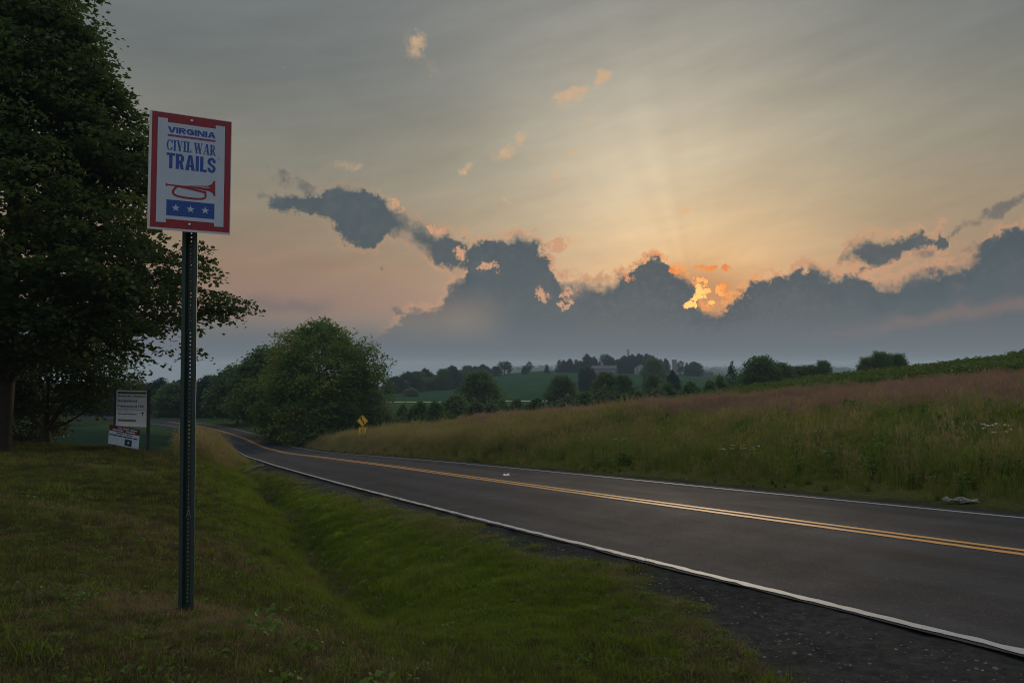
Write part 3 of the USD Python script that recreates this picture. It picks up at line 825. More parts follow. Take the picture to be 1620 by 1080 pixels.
# ------------------------------------------------------------------ battlefield notice board
M_board = plain('board_print', (.78, .82, .86), .6, .3, .10, 4.)
M_ink = plain('faded_ink', (.055, .075, .095), .6, .3, .15, 30.)
M_inkpale = plain('pale_ink', (.17, .19, .23), .6, .3, .15, 30.)
M_black = plain('black_frame', (.010, .020, .018), .5, .4, .2, 30.)
M_maroon = plain('maroon_print', (.13, .018, .028), .6, .3, .15, 10.)
M_banner = plain('banner_vinyl', (.62, .72, .84), .6, .3, .06, 5.)
M_teal = plain('teal_print', (.018, .045, .055), .6, .3, .15, 20.)
bl, br = sight(183, 673, 26.0), sight(232, 675, 25.3)
byaw = math.atan2(br[1] - bl[1], br[0] - bl[0])
bw = math.hypot(br[0] - bl[0], br[1] - bl[1])
bh = sight(183, 617, 26.0)[2] - bl[2]
gz = float(ground((bl[0] + br[0]) / 2, 25.6))
nb = thing('notice_board', 'battlefield notice board with faded text between two dark posts on the lawn', 'sign', (bl[0], bl[1], gz), byaw)
z0 = bl[2] - gz
for px_ in (-.055, bw + .055):
    gx = bl[0] + px_ * math.cos(byaw)
    gy = bl[1] + px_ * math.sin(byaw)
    zb = float(ground(gx, gy)) - gz - .3
    obj('post', box(.085, .085, z0 + bh + .05 - zb, (px_, .02, (z0 + bh + .05 + zb) / 2)), M_black, nb)
obj('panel', plate(affinity.translate(sbox(0, 0, bw, bh), 0, z0), .02, .02), M_board, nb)


def fr(x0, y0, x1, y1): return sbox(x0 * bw, z0 + y0 * bh, x1 * bw, z0 + y1 * bh)


def put(parent, name, mesh, mat, lab=None): return tag(obj(name, mesh, mat, parent), lab)


put(nb, 'header_bar', plate(fr(.05, .905, .97, .96), .003, -.001), M_ink)
for txt, a0, a1, b0, b1 in (('Brandy Station', .05, .95, .80, .875), ('Battlefield', .05, .68, .67, .745), ('Fleetwood Hill', .05, .92, .52, .60)):
    v, f = lettering(txt, a0 * bw, a1 * bw, z0 + b0 * bh, z0 + b1 * bh, True, .003)
    put(nb, 'lettering', (v + [0, -.001, 0], f), M_ink)
put(nb, 'rule', plate(fr(.05, .465, .95, .478), .003, -.001), M_ink)
v, f = lettering('June 9, 1863', .07 * bw, .42 * bw, z0 + .405 * bh, z0 + .44 * bh, False, .003)
put(nb, 'lettering', (v + [0, -.001, 0], f), M_inkpale)
words = unary_union([fr(x0, .325, x0 + w, .355) for x0, w in ((.07, .13), (.22, .16), (.40, .10), (.52, .16))])
put(nb, 'text_line', plate(words, .003, -.001), M_inkpale).SetCustomDataByKey('kind', 'stuff')
put(nb, 'text_line', plate(fr(.07, .13, .66, .19), .003, -.001), M_inkpale)
cx, cy = .86 * bw, z0 + .37 * bh
emb = unary_union([LineString([(cx, cy - .07), (cx, cy)]).buffer(.02), Polygon([(cx - .075, cy + .04), (cx + .075, cy + .045), (cx + .05, cy - .005), (cx + .01, cy - .03), (cx - .04, cy - .01)])])
put(nb, 'emblem', plate(emb, .003, -.001), M_ink)

# the tilted banner fixed over the foot of the board
tl, tr, blc, brc = sight(178.5, 671, 25.95), sight(226, 676.5, 25.25), sight(172.7, 700.5, 25.95), sight(221, 706.5, 25.25)
W2 = float(np.linalg.norm(tr - tl))
H2 = float(np.linalg.norm(tl - blc))
roll = math.atan2(tr[2] - tl[2], math.hypot(tr[0] - tl[0], tr[1] - tl[1]))
ban = thing('banner', 'pale blue banner with a maroon head hung askew across the foot of the notice board', 'banner', (blc[0], blc[1] - .06, blc[2]), byaw)


def tilt(m):
    v, f = m
    c, s = math.cos(roll - .05), math.sin(roll - .05)
    return np.c_[c * v[:, 0] - s * v[:, 2], v[:, 1], s * v[:, 0] + c * v[:, 2]], f


def fb(x0, y0, x1, y1): return sbox(x0 * W2, y0 * H2, x1 * W2, y1 * H2)


put(ban, 'sheet', tilt(plate(fb(0, 0, 1, .70), .012, 0)), M_banner)
put(ban, 'maroon_head', tilt(plate(fb(0, .70, 1, 1), .012, 0)), M_maroon)
put(ban, 'text_line', tilt(plate(unary_union([fb(a, .88, a + w, .94) for a, w in ((.30, .12), (.46, .2), (.70, .22))]), .003, -.0125)), M_banner).SetCustomDataByKey('kind', 'stuff')
put(ban, 'text_line', tilt(plate(unary_union([fb(a, .76, a + w, .82) for a, w in ((.12, .36), (.56, .3))]), .003, -.0125)), M_banner).SetCustomDataByKey('kind', 'stuff')
put(ban, 'text_line', tilt(plate(unary_union([fb(a, .60, a + w, .65) for a, w in ((.25, .22), (.51, .03), (.58, .20))]), .003, -.0125)), M_ink).SetCustomDataByKey('kind', 'stuff')
put(ban, 'text_line', tilt(plate(unary_union([fb(a, .47, a + w, .53) for a, w in ((.03, .26), (.31, .16), (.49, .30), (.82, .13))]), .003, -.0125)), M_teal).SetCustomDataByKey('kind', 'stuff')
put(ban, 'dark_square', tilt(plate(fb(.55, .06, .78, .40), .003, -.0125)), M_teal)
put(ban, 'pale_bird_mark', tilt(plate(Polygon([(.63 * W2, .20 * H2), (.67 * W2, .30 * H2), (.69 * W2, .29 * H2), (.705 * W2, .22 * H2), (.68 * W2, .18 * H2)]), .003, -.0165)), M_banner)

# ------------------------------------------------------------------ yellow bend sign beyond the far verge
M_amber = plain('sign_amber', (.62, .33, .03), .45, .4, .06, 3.)
M_black2 = plain('sign_black', (.02, .018, .014), .5, .4, .1, 9.)
c0 = sight(573.5, 665.5, 57.)
gz2 = float(ground(c0[0], 57.))
ws = thing('bend_sign', 'yellow diamond winding road sign with speed plate before the big roadside trees', 'road sign', (c0[0], 57., gz2), math.radians(-6))
hz = c0[2] - gz2
R_ = .50
dia = Polygon([(-R_, hz), (0, hz + R_), (R_, hz), (0, hz - R_)]).buffer(-.04).buffer(.04)
obj('diamond', plate(dia, .004, .0), M_amber, ws)
obj('border', plate(dia.buffer(-.025).difference(dia.buffer(-.05)), .003, -.005), M_black2, ws)
arr = LineString([(.10, hz - .27), (.10, hz - .10), (-.10, hz + .08), (-.10, hz + .20)]).buffer(.048, cap_style=2, join_style=1)
obj('winding_arrow', plate(unary_union([arr, Polygon([(-.22, hz + .18), (.02, hz + .18), (-.10, hz + .33)])]), .003, -.005), M_black2, ws)
obj('speed_plate', plate(sbox(-.3, hz - 1.12, .3, hz - .54), .004, 0.), M_amber, ws)
v, f = lettering('35', -.17, .17, hz - .86, hz - .62, True, .003)
obj('lettering', (v + [0, -.005, 0], f), M_black2, ws)
v, f = lettering('MPH', -.16, .16, hz - 1.04, hz - .93, True, .003)
obj('lettering', (v + [0, -.005, 0], f), M_black2, ws)
obj('post', box(.06, .03, hz + .25 + .4, (0, .02, (hz + .25 - .4) / 2)), M_greenpost, ws)

# ------------------------------------------------------------------ litter at the road's edge
M_bag = plain('crumpled_plastic', (.20, .195, .185), .7, .2, .2, 14.)
rg = np.random.default_rng(8)


def crumple(L_, W_, H_, seed, knots=()):
    m = trimesh.creation.icosphere(4, 1.)
    v = np.array(m.vertices)
    n = meshkit.fbm(v * 2.2 + seed, 4, seed) - .5
    fold = np.abs(meshkit.noise(v * 3.1 + 5, seed) - .5)
    r = 1 + n * .9 - fold * .7
    v = v * r[:, None]
    v = v * [L_ / 2, W_ / 2, H_ / 2]
    v[:, 2] *= 1 + .5 * np.sin(v[:, 0] / L_ * 9 + seed)
    v[:, 2] -= v[:, 2].min()
    return v, np.array(m.faces)


w = sight(1527, 800, 11.9)
bgp = thing('plastic_bag', 'flattened pale plastic bag lying beyond the far edge line', 'bag', (w[0], w[1], float(ground(w[0], w[1])) + .005), math.radians(-20))
obj('crumpled_sheet', crumple(.40, .20, .075, 3), M_bag, bgp)
obj('torn_end', (crumple(.16, .14, .07, 9)[0] + [-.26, .0, 0], crumple(.16, .14, .07, 9)[1]), M_bag, bgp)
w = sight(801, 733.5, 19.5)
lit = obj('paper_scrap', (crumple(.20, .12, .10, 5)[0] + [w[0], w[1], float(ground(w[0], w[1])) + .01], crumple(.20, .12, .10, 5)[1]), plain('white_paper', (.7, .7, .7), .7, .3, .05, 10.))
tag(lit, 'small crumpled white scrap of paper on the far verge', 'litter')

# ------------------------------------------------------------------ farm on the hill
M_farmwhite = plain('white_boards', (.22, .22, .23), .8, .2, .08, 1.)
M_roof = plain('grey_roof', (.055, .06, .068), .8, .2, .15, .8)
M_silo = plain('silo_staves', (.13, .14, .16), .7, .3, .2, .5)
M_silopale = plain('silo_strip', (.55, .55, .55), .6, .3, .1, 1.)
M_mast = plain('galvanised_mast', (.12, .13, .14), .5, .4, .1, 2.)
M_pane = plain('dark_pane', (.02, .025, .03), .2, .5, .1, 1.)


def gable(w, d, h, r, over=.3):
    body = Polygon([(-w / 2, 0), (w / 2, 0), (w / 2, h), (0, h + r), (-w / 2, h)])
    m = trimesh.creation.extrude_polygon(body, d, engine='earcut')
    v = np.array(m.vertices)
    walls = (np.c_[v[:, 0], v[:, 2] - d / 2, v[:, 1]], np.array(m.faces)[:, ::-1])
    k = r / (w / 2)
    roof = []
    for s in (-1, 1):
        sec = Polygon([(0, h + r + .02), (s * (w / 2 + over), h - k * over + .02), (s * (w / 2 + over), h - k * over + .22), (0, h + r + .22)])
        mm_ = trimesh.creation.extrude_polygon(sec, d + 2 * over, engine='earcut')
        q_ = np.array(mm_.vertices)
        roof.append((np.c_[q_[:, 0], q_[:, 2] - d / 2 - over, q_[:, 1]], np.array(mm_.faces)[:, ::-1]))
    return walls, roof


def house(name, label, category, px, dist, w, d, h, r, rz, wall, wins, chimney=True):
    x, y, z = spot(px, dist)
    t = thing(name, label, category, (x, y, z - .2), rz)
    walls, roof = gable(w, d, h, r)
    obj('wall', walls, wall, t)
    rp = obj('roof', roof[0], M_roof, t)
    obj('roof', roof[1], M_roof, t)
    if chimney:
        obj('chimney', box(.9, .9, 2.2, (w * .12, d * .2, h + r + .5)), M_roof, rp)
    for (wx, wz, ww, wh) in wins:
        o = obj('window', box(ww, .08, wh, (wx, -d / 2 - .03, wz)), wall, t)
        obj('pane', box(ww * .8, .04, wh * .85, (wx, -d / 2 - .085, wz)), M_pane, o)
    return t


house('farmhouse', 'white gabled farmhouse among the trees on the hilltop', 'house', 1013, 505, 8.5, 9, 4.6, 2.8, math.radians(-12), M_farmwhite, [(-2.4, 1.7, 1.2, 1.5), (2.4, 1.7, 1.2, 1.5), (-2.2, 4., 1., 1.3), (2.2, 4., 1., 1.3), (0, 1.3, 1.1, 2.2)])
house('barn', 'long grey farm building left of the white farmhouse', 'barn', 956, 503, 9, 18, 3.6, 2.2, math.radians(72), plain('grey_boards', (.11, .115, .13), .85, .2, .15, .8), [(-2, 1.6, 1.6, 2.), (2, 1.6, 1.6, 2.)], False)
house('low_shed', 'low dark shed at the right end of the farm', 'shed', 1113, 575, 6, 14, 2.2, 1.4, math.radians(84), plain('dark_boards', (.07, .075, .085), .85, .2, .15, .8), [(0, 1.1, 2., 1.8)], False)
x, y, z = spot(1066.5, 500)
hs = sight(1066, 568, 500)[2] - z
si = thing('silo', 'tall dark farm silo with a pale strip down its left side', 'silo', (x, y, z - .2))
v, f = tube([(0, 0, 0), (0, 0, hs * .5), (0, 0, hs - .6)], 1.75, 24)
obj('barrel', (v, f), M_silo, si)
for k in range(1, 9):
    obj('hoop', tube([(0, 0, hs * k / 9.5 - .06), (0, 0, hs * k / 9.5 + .06)], 1.79, 24), M_silo, si)
obj('cap', tube([(0, 0, hs - .6), (0, 0, hs - .1), (0, 0, hs)], [1.85, 1.7, 1.2], 24), M_silo, si)
obj('pipe', box(.45, .45, hs - 1.2, (-1.9, -.4, (hs - 1.2) / 2)), M_silopale, si)  # plain pale strip along the left edge of the barrel
x, y, z = spot(993.5, 560)
ht = sight(993.5, 552.5, 560)[2] - z
tw = thing('mast', 'thin lattice radio mast rising above the farm trees', 'mast', (x, y, z - .2))
for k in range(3):
    a_ = k * TAU / 3
    obj('leg', tube([(.9 * math.cos(a_), .9 * math.sin(a_), 0), (.35 * math.cos(a_), .35 * math.sin(a_), ht)], .13, 6), M_mast, tw)
rungs = []
for k in range(14):
    h0 = ht * k / 14
    r0, r1 = .9 - .55 * k / 14, .9 - .55 * (k + 1) / 14
    for j in range(3):
        a_, b_ = j * TAU / 3, (j + 1) * TAU / 3
        rungs.append(tube([(r0 * math.cos(a_), r0 * math.sin(a_), h0), (r1 * math.cos(b_), r1 * math.sin(b_), h0 + ht / 14)], .06, 4))
for b_ in rungs:
    obj('brace', b_, M_mast, tw)
for k, hh in enumerate((ht - .8, ht - 3.4)):
    for j in range(3):
        a_ = j * TAU / 3 + .4
        obj('antenna', box(.35, .25, 1.9, (.95 * math.cos(a_), .95 * math.sin(a_), hh)), M_mast, tw)
obj('top_rod', tube([(0, 0, ht - 1), (0, 0, ht + 2)], .08, 6), M_mast, tw)

# ------------------------------------------------------------------ trees
def leaf_quads(centres, normals, size, rng, droop=.25):
    """diamond leaves folded along the midrib; random_per_island tells them apart"""
    n = len(centres)
    d = rng.normal(size=(n, 3))
    d[:, 2] = d[:, 2] * .5 - droop
    d += normals * .5
    d /= np.linalg.norm(d, axis=1, keepdims=True)
    up = rng.normal(size=(n, 3)) * .55 + [0, 0, 1.]
    s = np.cross(d, up)
    s /= np.linalg.norm(s, axis=1, keepdims=True) + 1e-9
    nn = np.cross(s, d)
    L = size * rng.uniform(.65, 1.25, (n, 1))
    p0 = centres
    p2 = centres + d * L
    m = centres + d * L * .45
    p1 = m + s * L * .44 + nn * L * .12
    p3 = m - s * L * .44 + nn * L * .12
    v = np.stack([p0, p1, p2, p3], 1).reshape(-1, 3)
    k = np.arange(n)[:, None] * 4
    f = np.vstack([k + [[0, 1, 2]], k + [[0, 2, 3]]])
    return v, f


def crown_from_profile(prof, n_clump, per, leaf, rng, flat=.45, clump=.5, lump=.25, inner=.45, thin=0., layers=0.):
    """leaves in clumps through the outer part of a body of revolution: PROF = (height, radius) pairs; LUMP makes the outline uneven"""
    prof = np.array(prof, float)
    zs = np.linspace(prof[0, 0], prof[-1, 0], 200)
    rr = np.interp(zs, prof[:, 0], prof[:, 1])
    wgt = rr * .7 + rr.max() * .15
    wgt[rr < .05] = 0
    z = rng.choice(zs, n_clump, p=wgt / wgt.sum())
    a = rng.uniform(0, TAU, n_clump)
    seed = int(rng.integers(1, 9999))
    base = np.stack([np.cos(a) * 1.3, np.sin(a) * 1.3, z / rr.max() * 1.6], -1)
    k = 1 + lump * 2 * (meshkit.fbm(base * 1.5 + 3, 3, seed) - .5) * 1.6
    R = np.interp(z, prof[:, 0], prof[:, 1]) * k
    if layers:
        z = z - layers * .38 * np.sin(TAU * z / layers + 2 * a)
    r = R * np.sqrt(rng.uniform(inner ** 2, 1, n_clump))
    c = np.stack([r * np.cos(a), r * np.sin(a), z + rng.normal(size=n_clump) * clump * .4], -1)
    if thin:
        keep = meshkit.noise(c / (rr.max() * .33) + 11, seed) > thin
        c, a = c[keep], a[keep]
    nrm = np.stack([np.cos(a), np.sin(a), .2 + 0 * a], -1)
    cs_ = clump * rng.uniform(.6, 1.4, len(c))
    off = np.clip(rng.normal(size=(len(c), per, 3)), -1.7, 1.7) * [1, 1, flat]
    off *= (cs_[:, None, None] * .6)
    off[..., 2] -= np.hypot(off[..., 0], off[..., 1]) ** 2 / (cs_[:, None] + 1e-6) * .35
    pts = (c[:, None] + off).reshape(-1, 3)
    return leaf_quads(pts, np.repeat(nrm, per, 0), leaf, rng), c


def limb(p0, p1, r0, r1, rng, sag=.12, n=6, sides=7):
    p0, p1 = np.array(p0, float), np.array(p1, float)
    t = np.linspace(0, 1, n)[:, None]
    L = np.linalg.norm(p1 - p0)
    mid = rng.normal(size=3) * L * .06 + [0, 0, L * sag]
    p = p0 * (1 - t) + p1 * t + 4 * t * (1 - t) * mid * .5
    return tube(p, np.linspace(r0, r1, n), sides)


def fill_tree(t, prof, n_clump, per, leaf, m_leaf, m_bark, r_trunk, fork, seed, n_limb=7, twigs=0, **kw):
    """children of the thing T: trunk, limbs, crown"""
    rng = np.random.default_rng(seed)
    crown, c = crown_from_profile(prof, n_clump, per, leaf, rng, **kw)
    H = prof[-1][0]
    sway = rng.normal(size=2) * H * .012
    hz_ = np.array([-.4, 0, .25, .55, fork, fork + (H - fork) * .45, H * .93])
    rad = r_trunk * np.array([1.9, 1.55, 1.2, 1.05, .95, .6, .08])
    pts = np.c_[np.sin(hz_ / H * 3) * sway[0], np.sin(hz_ / H * 2) * sway[1], hz_]
    obj('trunk', tube(pts, rad, 10), m_bark, t, smooth=True)
    for k in range(n_limb):
        h = fork + (H - fork) * .75 * (k / max(1, n_limb - 1)) ** 1.1
        tgt = c[np.argmin(np.abs(c[:, 2] - (h + (H - fork) * .18)) + .4 * np.abs(((np.arctan2(c[:, 1], c[:, 0]) - k * 2.4) + math.pi) % TAU - math.pi) * H * .2 - .15 * np.hypot(c[:, 0], c[:, 1]))]
        rt = r_trunk * (.62 - .38 * k / n_limb)
        obj('limb', limb((0, 0, h), tgt * [.92, .92, 1.], rt, rt * .15, rng), m_bark, t, smooth=True)
        for j in range(twigs):
            b = tgt * rng.uniform(.45, .8) * [1, 1, 0] + [0, 0, h + (tgt[2] - h) * .6]
            near = c[np.argsort(np.linalg.norm(c - b, axis=1))[rng.integers(4, 40)]]
            obj('branch', limb(b, near, rt * .3, rt * .08, rng, .05, 4, 5), m_bark, t)
    obj('crown', crown, m_leaf, t)


M_bark = plain('dark_bark', (.045, .038, .030), .95, .15, .3, 7., bump=.03)
M_leaf_big = leaf_material('leaf_yard_tree', (.026, .048, .012), (.080, .115, .024), .4, .5)
M_leaf_deep = leaf_material('leaf_deep_green', (.042, .092, .016), (.15, .23, .038), .38, .25, (.18, .20, .032))
M_leaf_mid = leaf_material('leaf_mid_green', (.042, .092, .028), (.130, .20, .055), .38, .15)
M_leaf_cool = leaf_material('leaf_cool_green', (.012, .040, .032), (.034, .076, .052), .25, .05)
M_leaf_pale = leaf_material('leaf_pale_willow', (.065, .10, .045), (.14, .18, .08), .35, .2)
M_leaf_dark = leaf_material('leaf_conifer', (.012, .026, .018), (.028, .048, .028), .12, .1)

# the yard tree at the left edge: a tall spreading crown that hangs low over the lawn
x, y, z = float(sight(-6, 712, 22.)[0]), 22., 0.
z = float(ground(x, y))
big_tree = thing('yard_tree', 'big dark spreading tree at the left edge with layered drooping leaves', 'tree', (x, y, z))
fill_tree(big_tree, [(3.4, 2.4), (3.7, 4.4), (4.1, 5.7), (4.9, 6.4), (6.2, 6.0), (7.4, 5.5), (9.4, 5.0), (11.4, 4.4), (13.2, 3.2), (14.6, 2.2), (15.6, 1.0), (16.3, .1)], 3100, 52, .165, M_leaf_big, M_bark, .36, 2.1, 41, 14, 5, flat=.14, clump=.64, lump=.36, inner=.3, thin=.36, layers=1.35)
x, y, z = spot(76, 28.5)
small_tree = thing('low_tree', 'low forked tree with several stems beside the notice board', 'tree', (x, y, z))
rng = np.random.default_rng(12)
crown, c = crown_from_profile([(1.6, 1.3), (1.9, 2.6), (2.5, 3.2), (3.2, 3.0), (3.9, 2.2), (4.5, .8)], 520, 36, .15, rng, flat=.2, clump=.55, lump=.25, inner=.3, thin=.33)
obj('trunk', tube([(0, 0, -.3), (0, 0, 0), (.01, 0, .3), (-.02, 0, .75)], [.30, .235, .19, .17], 10), M_bark, small_tree, smooth=True)
for tgt, r in (((-1.5, .3, 2.2), .09), ((-.05, .2, 3.3), .11), ((1.25, -.2, 2.1), .085), ((1.9, .5, 2.0), .06), ((.5, 1.2, 2.6), .07)):
    obj('limb', limb((0, 0, .62), tgt, r, r * .3, rng, -.08), M_bark, small_tree, smooth=True)
obj('crown', crown, M_leaf_big, small_tree)


def shrub_parts(t, prof, n_clump, per, leaf, mat, seed, **kw):
    rng = np.random.default_rng(seed)
    crown, c = crown_from_profile(prof, n_clump, per, leaf, rng, **kw)
    obj('foliage', crown, mat, t)
    for k in range(6):
        tg = c[rng.integers(len(c))]
        obj('stem', limb((rng.normal() * .1, rng.normal() * .1, -.2), tg * [.7, .7, .8], .05, .015, rng, .1, 4, 5), M_bark, t)


x, y, z = spot(38, 30.)
sh = thing('yellowish_shrub', 'yellow green shrub behind the two yard trees', 'shrub', (x, y, z))
shrub_parts(sh, [(.0, 1.3), (.7, 1.8), (1.5, 1.4), (2.1, .4)], 260, 16, .14, leaf_material('leaf_yellow_shrub', (.05, .06, .012), (.10, .105, .022), .3, .6), 77, clump=.35)

# the roadside clump across the road: separate trees grown into each other
CL = 'trees of the roadside clump'
specs = [('broad_tree', 'tallest broad round tree of the roadside clump, behind the yellow sign', 503, 84., 513, 7.2, M_leaf_deep, 1900, 30, .30, .42, 0.12, 5),
         ('shoulder_tree', 'lower dark tree on the left shoulder of the roadside clump', 428, 95., 553, 5.2, M_leaf_mid, 1300, 22, .38, .28, .05, 6),
         ('edge_tree', 'leftmost tree of the roadside clump overhanging the bend of the road', 378, 112., 580, 4.6, M_leaf_mid, 1000, 22, .40, .28, .05, 7),
         ('feathery_tree', 'loose feathery tree on the right side of the roadside clump', 578, 86., 538, 3.5, M_leaf_deep, 620, 22, .26, .40, .36, 8),
         ('front_tree', 'yellower leafy tree at the front of the roadside clump above the road', 466, 85., 585, 3.8, M_leaf_deep, 950, 24, .32, .26, .0, 9)]
for nm, lab, px, dist, top, rad, mt, nc, per, lf, lump, thin, sd in specs:
    x, y, z = spot(px, dist)
    H = sight(px, top, dist)[2] - z
    t = thing(nm, lab, 'tree', (x, y, z), group=CL)
    b0_ = H * (.2 if nm in ('edge_tree', 'shoulder_tree') else .03)
    pr_ = [(b0_, rad * .6), (b0_ + H * .1, rad * .88), (H * .3, rad), (H * .5, rad * .98), (H * .68, rad * .9), (H * .82, rad * .74), (H * .92, rad * .52), (H * .98, rad * .3), (H, rad * .06)]
    fill_tree(t, pr_, nc, per, lf, mt, M_bark, .24, H * .2, sd, 7, 1, flat=.55, clump=.85, lump=lump, inner=.3, thin=thin)
for k, (px, dist, top, hw, lab) in enumerate([(482, 80., 642, 2.2, 'dark bush at the foot of the clump beside the road edge'), (512, 78., 632, 2.6, 'round dark bush below the tallest tree of the clump'), (552, 79., 640, 2.4, 'dark bush left of the yellow bend sign'), (596, 82., 618, 2.3, 'grey green bush right of the yellow bend sign')]):
    x, y, z = spot(px, dist)
    H = sight(px, top, dist)[2] - z
    t = thing('roadside_bush', lab, 'bush', (x, y, z), group='bushes at the foot of the clump')
    shrub_parts(t, [(0., hw * .8), (H * .3, hw), (H * .65, hw * .8), (H, hw * .15)], 260, 16, .26, M_leaf_mid if k != 3 else M_leaf_pale, 90 + k, clump=.55, lump=.25)

# kinds of far trees, each built once and referenced by every copy
kinds = stage.CreateClassPrim('/World/tree_kinds')


def kind(name, prof, nc, per, lf, mt, seed, shrub=False, rt=.28, **kw):
    p = UsdGeom.Xform.Define(stage, '/World/tree_kinds/' + name).GetPrim()
    if shrub:
        shrub_parts(p, prof, nc, per, lf, mt, seed, **kw)
    else:
        fill_tree(p, prof, nc, per, lf, mt, M_bark, rt, prof[-1][0] * .22, seed, 4, 0, **kw)
    return p


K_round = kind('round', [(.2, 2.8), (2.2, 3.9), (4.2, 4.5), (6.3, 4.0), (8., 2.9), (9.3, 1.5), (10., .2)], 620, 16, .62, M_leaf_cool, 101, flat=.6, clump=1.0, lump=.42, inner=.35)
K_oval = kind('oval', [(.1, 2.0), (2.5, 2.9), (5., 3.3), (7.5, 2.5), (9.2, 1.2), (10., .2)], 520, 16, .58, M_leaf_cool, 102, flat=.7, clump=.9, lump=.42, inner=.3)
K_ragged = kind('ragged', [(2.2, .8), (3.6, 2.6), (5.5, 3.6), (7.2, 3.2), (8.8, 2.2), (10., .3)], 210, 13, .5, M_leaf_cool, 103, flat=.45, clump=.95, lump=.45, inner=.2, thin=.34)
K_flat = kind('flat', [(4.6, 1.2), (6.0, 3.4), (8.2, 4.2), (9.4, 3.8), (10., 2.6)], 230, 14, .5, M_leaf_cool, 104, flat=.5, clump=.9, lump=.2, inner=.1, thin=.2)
K_cone = kind('cone', [(.3, 2.1), (2., 2.3), (5., 1.6), (8., .8), (10., .05)], 240, 13, .4, M_leaf_dark, 105, flat=.6, clump=.6, lump=.12, inner=.2)
K_near = kind('near_round', [(.0, 2.6), (2., 3.8), (4.4, 4.4), (6.6, 3.8), (8.4, 2.6), (9.5, 1.3), (10., .2)], 1000, 18, .42, M_leaf_mid, 106, flat=.55, clump=.9, lump=.5, inner=.3, thin=.2)
K_bush = kind('bush', [(0., 3.6), (2.5, 4.8), (5.5, 4.4), (8., 2.9), (10., .5)], 620, 15, .8, M_leaf_mid, 107, True, flat=.7, clump=1.2, lump=.45, inner=.3, thin=.12)
K_pale = kind('pale_bush', [(0., 3.4), (2.5, 4.6), (5.5, 4.2), (8., 2.9), (10., .5)], 560, 15, .8, M_leaf_pale, 108, True, flat=.7, clump=1.2, lump=.5, inner=.3, thin=.12)
ORD = ['first', 'second', 'third', 'fourth', 'fifth', 'sixth', 'seventh', 'eighth', 'ninth', 'tenth', 'eleventh', 'twelfth', 'thirteenth', 'fourteenth', 'fifteenth', 'sixteenth', 'seventeenth', 'eighteenth', 'nineteenth', 'twentieth']
rr_ = np.random.default_rng(55)


def stand(src, name, label, category, px, dist, top, hw, group, wide=4.4):
    """HW: half width in photo pixels; TOP: photo row of its top"""
    x, y, z = spot(px, dist)
    H = max(1., sight(px, top, dist)[2] - z)
    wr = hw / FPX * dist * 1.22
    s = (wr / wide, wr / wide, H / 10.)
    return copy_of(src, name, label, category, (x, y, z - .15), rr_.uniform(0, TAU), s, group)


# wood along the far side of the low field on the left
G_ = 'trees of the wood behind the low left field'
k = 0
for px in np.arange(86, 402, 17.):
    d = 138 + rr_.uniform(-10, 14)
    top = np.interp(px, [80, 200, 300, 330, 345, 360, 385, 400], [604, 602, 601, 597, 588, 592, 588, 592]) + rr_.uniform(-4, 5)
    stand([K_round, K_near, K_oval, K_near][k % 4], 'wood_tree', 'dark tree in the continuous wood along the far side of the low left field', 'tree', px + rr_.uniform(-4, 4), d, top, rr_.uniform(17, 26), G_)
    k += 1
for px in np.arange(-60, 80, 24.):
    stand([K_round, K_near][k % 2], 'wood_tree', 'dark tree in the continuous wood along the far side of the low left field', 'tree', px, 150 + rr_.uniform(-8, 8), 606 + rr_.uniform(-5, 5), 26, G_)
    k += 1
# hedge of bushes along the stream beyond the meadow
HB = [(611, 648, 18, 112, 0), (638, 640, 10, 118, 0), (664, 637, 18, 112, 0), (690, 636, 15, 108, 0), (720, 627, 24, 126, 0), (752, 636, 16, 112, 1), (774, 638, 16, 114, 1), (795, 633, 12, 122, 0), (817, 632, 14, 116, 0), (848, 631, 19, 112, 0), (892, 631, 22, 116, 1), (925, 622, 20, 120, 0), (952, 618, 16, 112, 1), (992, 624, 16, 120, 0), (1010, 620, 13, 116, 0), (1038, 617, 17, 118, 1), (1056, 608, 16, 124, 0), (1092, 606, 20, 120, 0), (1123, 604, 15, 122, 0), (1139, 597, 14, 128, 0)]
for i, (px, top, hw, d, pale) in enumerate(HB):
    stand(K_pale if pale else K_bush, 'stream_bush', f"{'pale' if pale else 'dark'} green bush of the stream hedge beyond the meadow, {ORD[i]} from the left", 'bush', px, d, top, hw, 'bushes of the stream hedge', 4.8)
# single trees standing in the valley
for src, px, top, hw, d, lab in [(K_near, 759, 586, 28, 150, 'lone broad tree in front of the green hill, above the stream hedge'), (K_near, 889, 593, 21, 170, 'grey green round tree left of the farm wood, on the hill foot'), (K_near, 958, 588, 22, 150, 'dark bushy tree in the middle of the valley below the barn'), (K_near, 985, 592, 19, 152, 'round tree leaning against the dark bushy valley tree'), (K_near, 1033, 592, 17, 165, 'tall dark tree below the farmhouse, behind the stream hedge'), (K_oval, 1064, 588, 13, 190, 'hazy oval tree below the silo'), (K_near, 1034, 567, 15, 330, 'tall hazy tree in front of the farmhouse'), (K_pale, 651, 614, 9, 290, 'small pale tree on the green slope behind the track')]:
    stand(src, 'valley_tree', lab, 'tree', px, d, top, hw, 'single trees in the valley', 4.8 if src is K_pale else 4.4)
for i, (px, top, hw) in enumerate([(921, 584, 7), (929, 582, 8), (937, 584, 7)]):
    stand(K_oval, 'copse_tree', ('left', 'middle', 'right')[i] + ' tree of the small dark copse on the slope left of the barn', 'tree', px, 300, top, hw, 'trees of the slope copse')
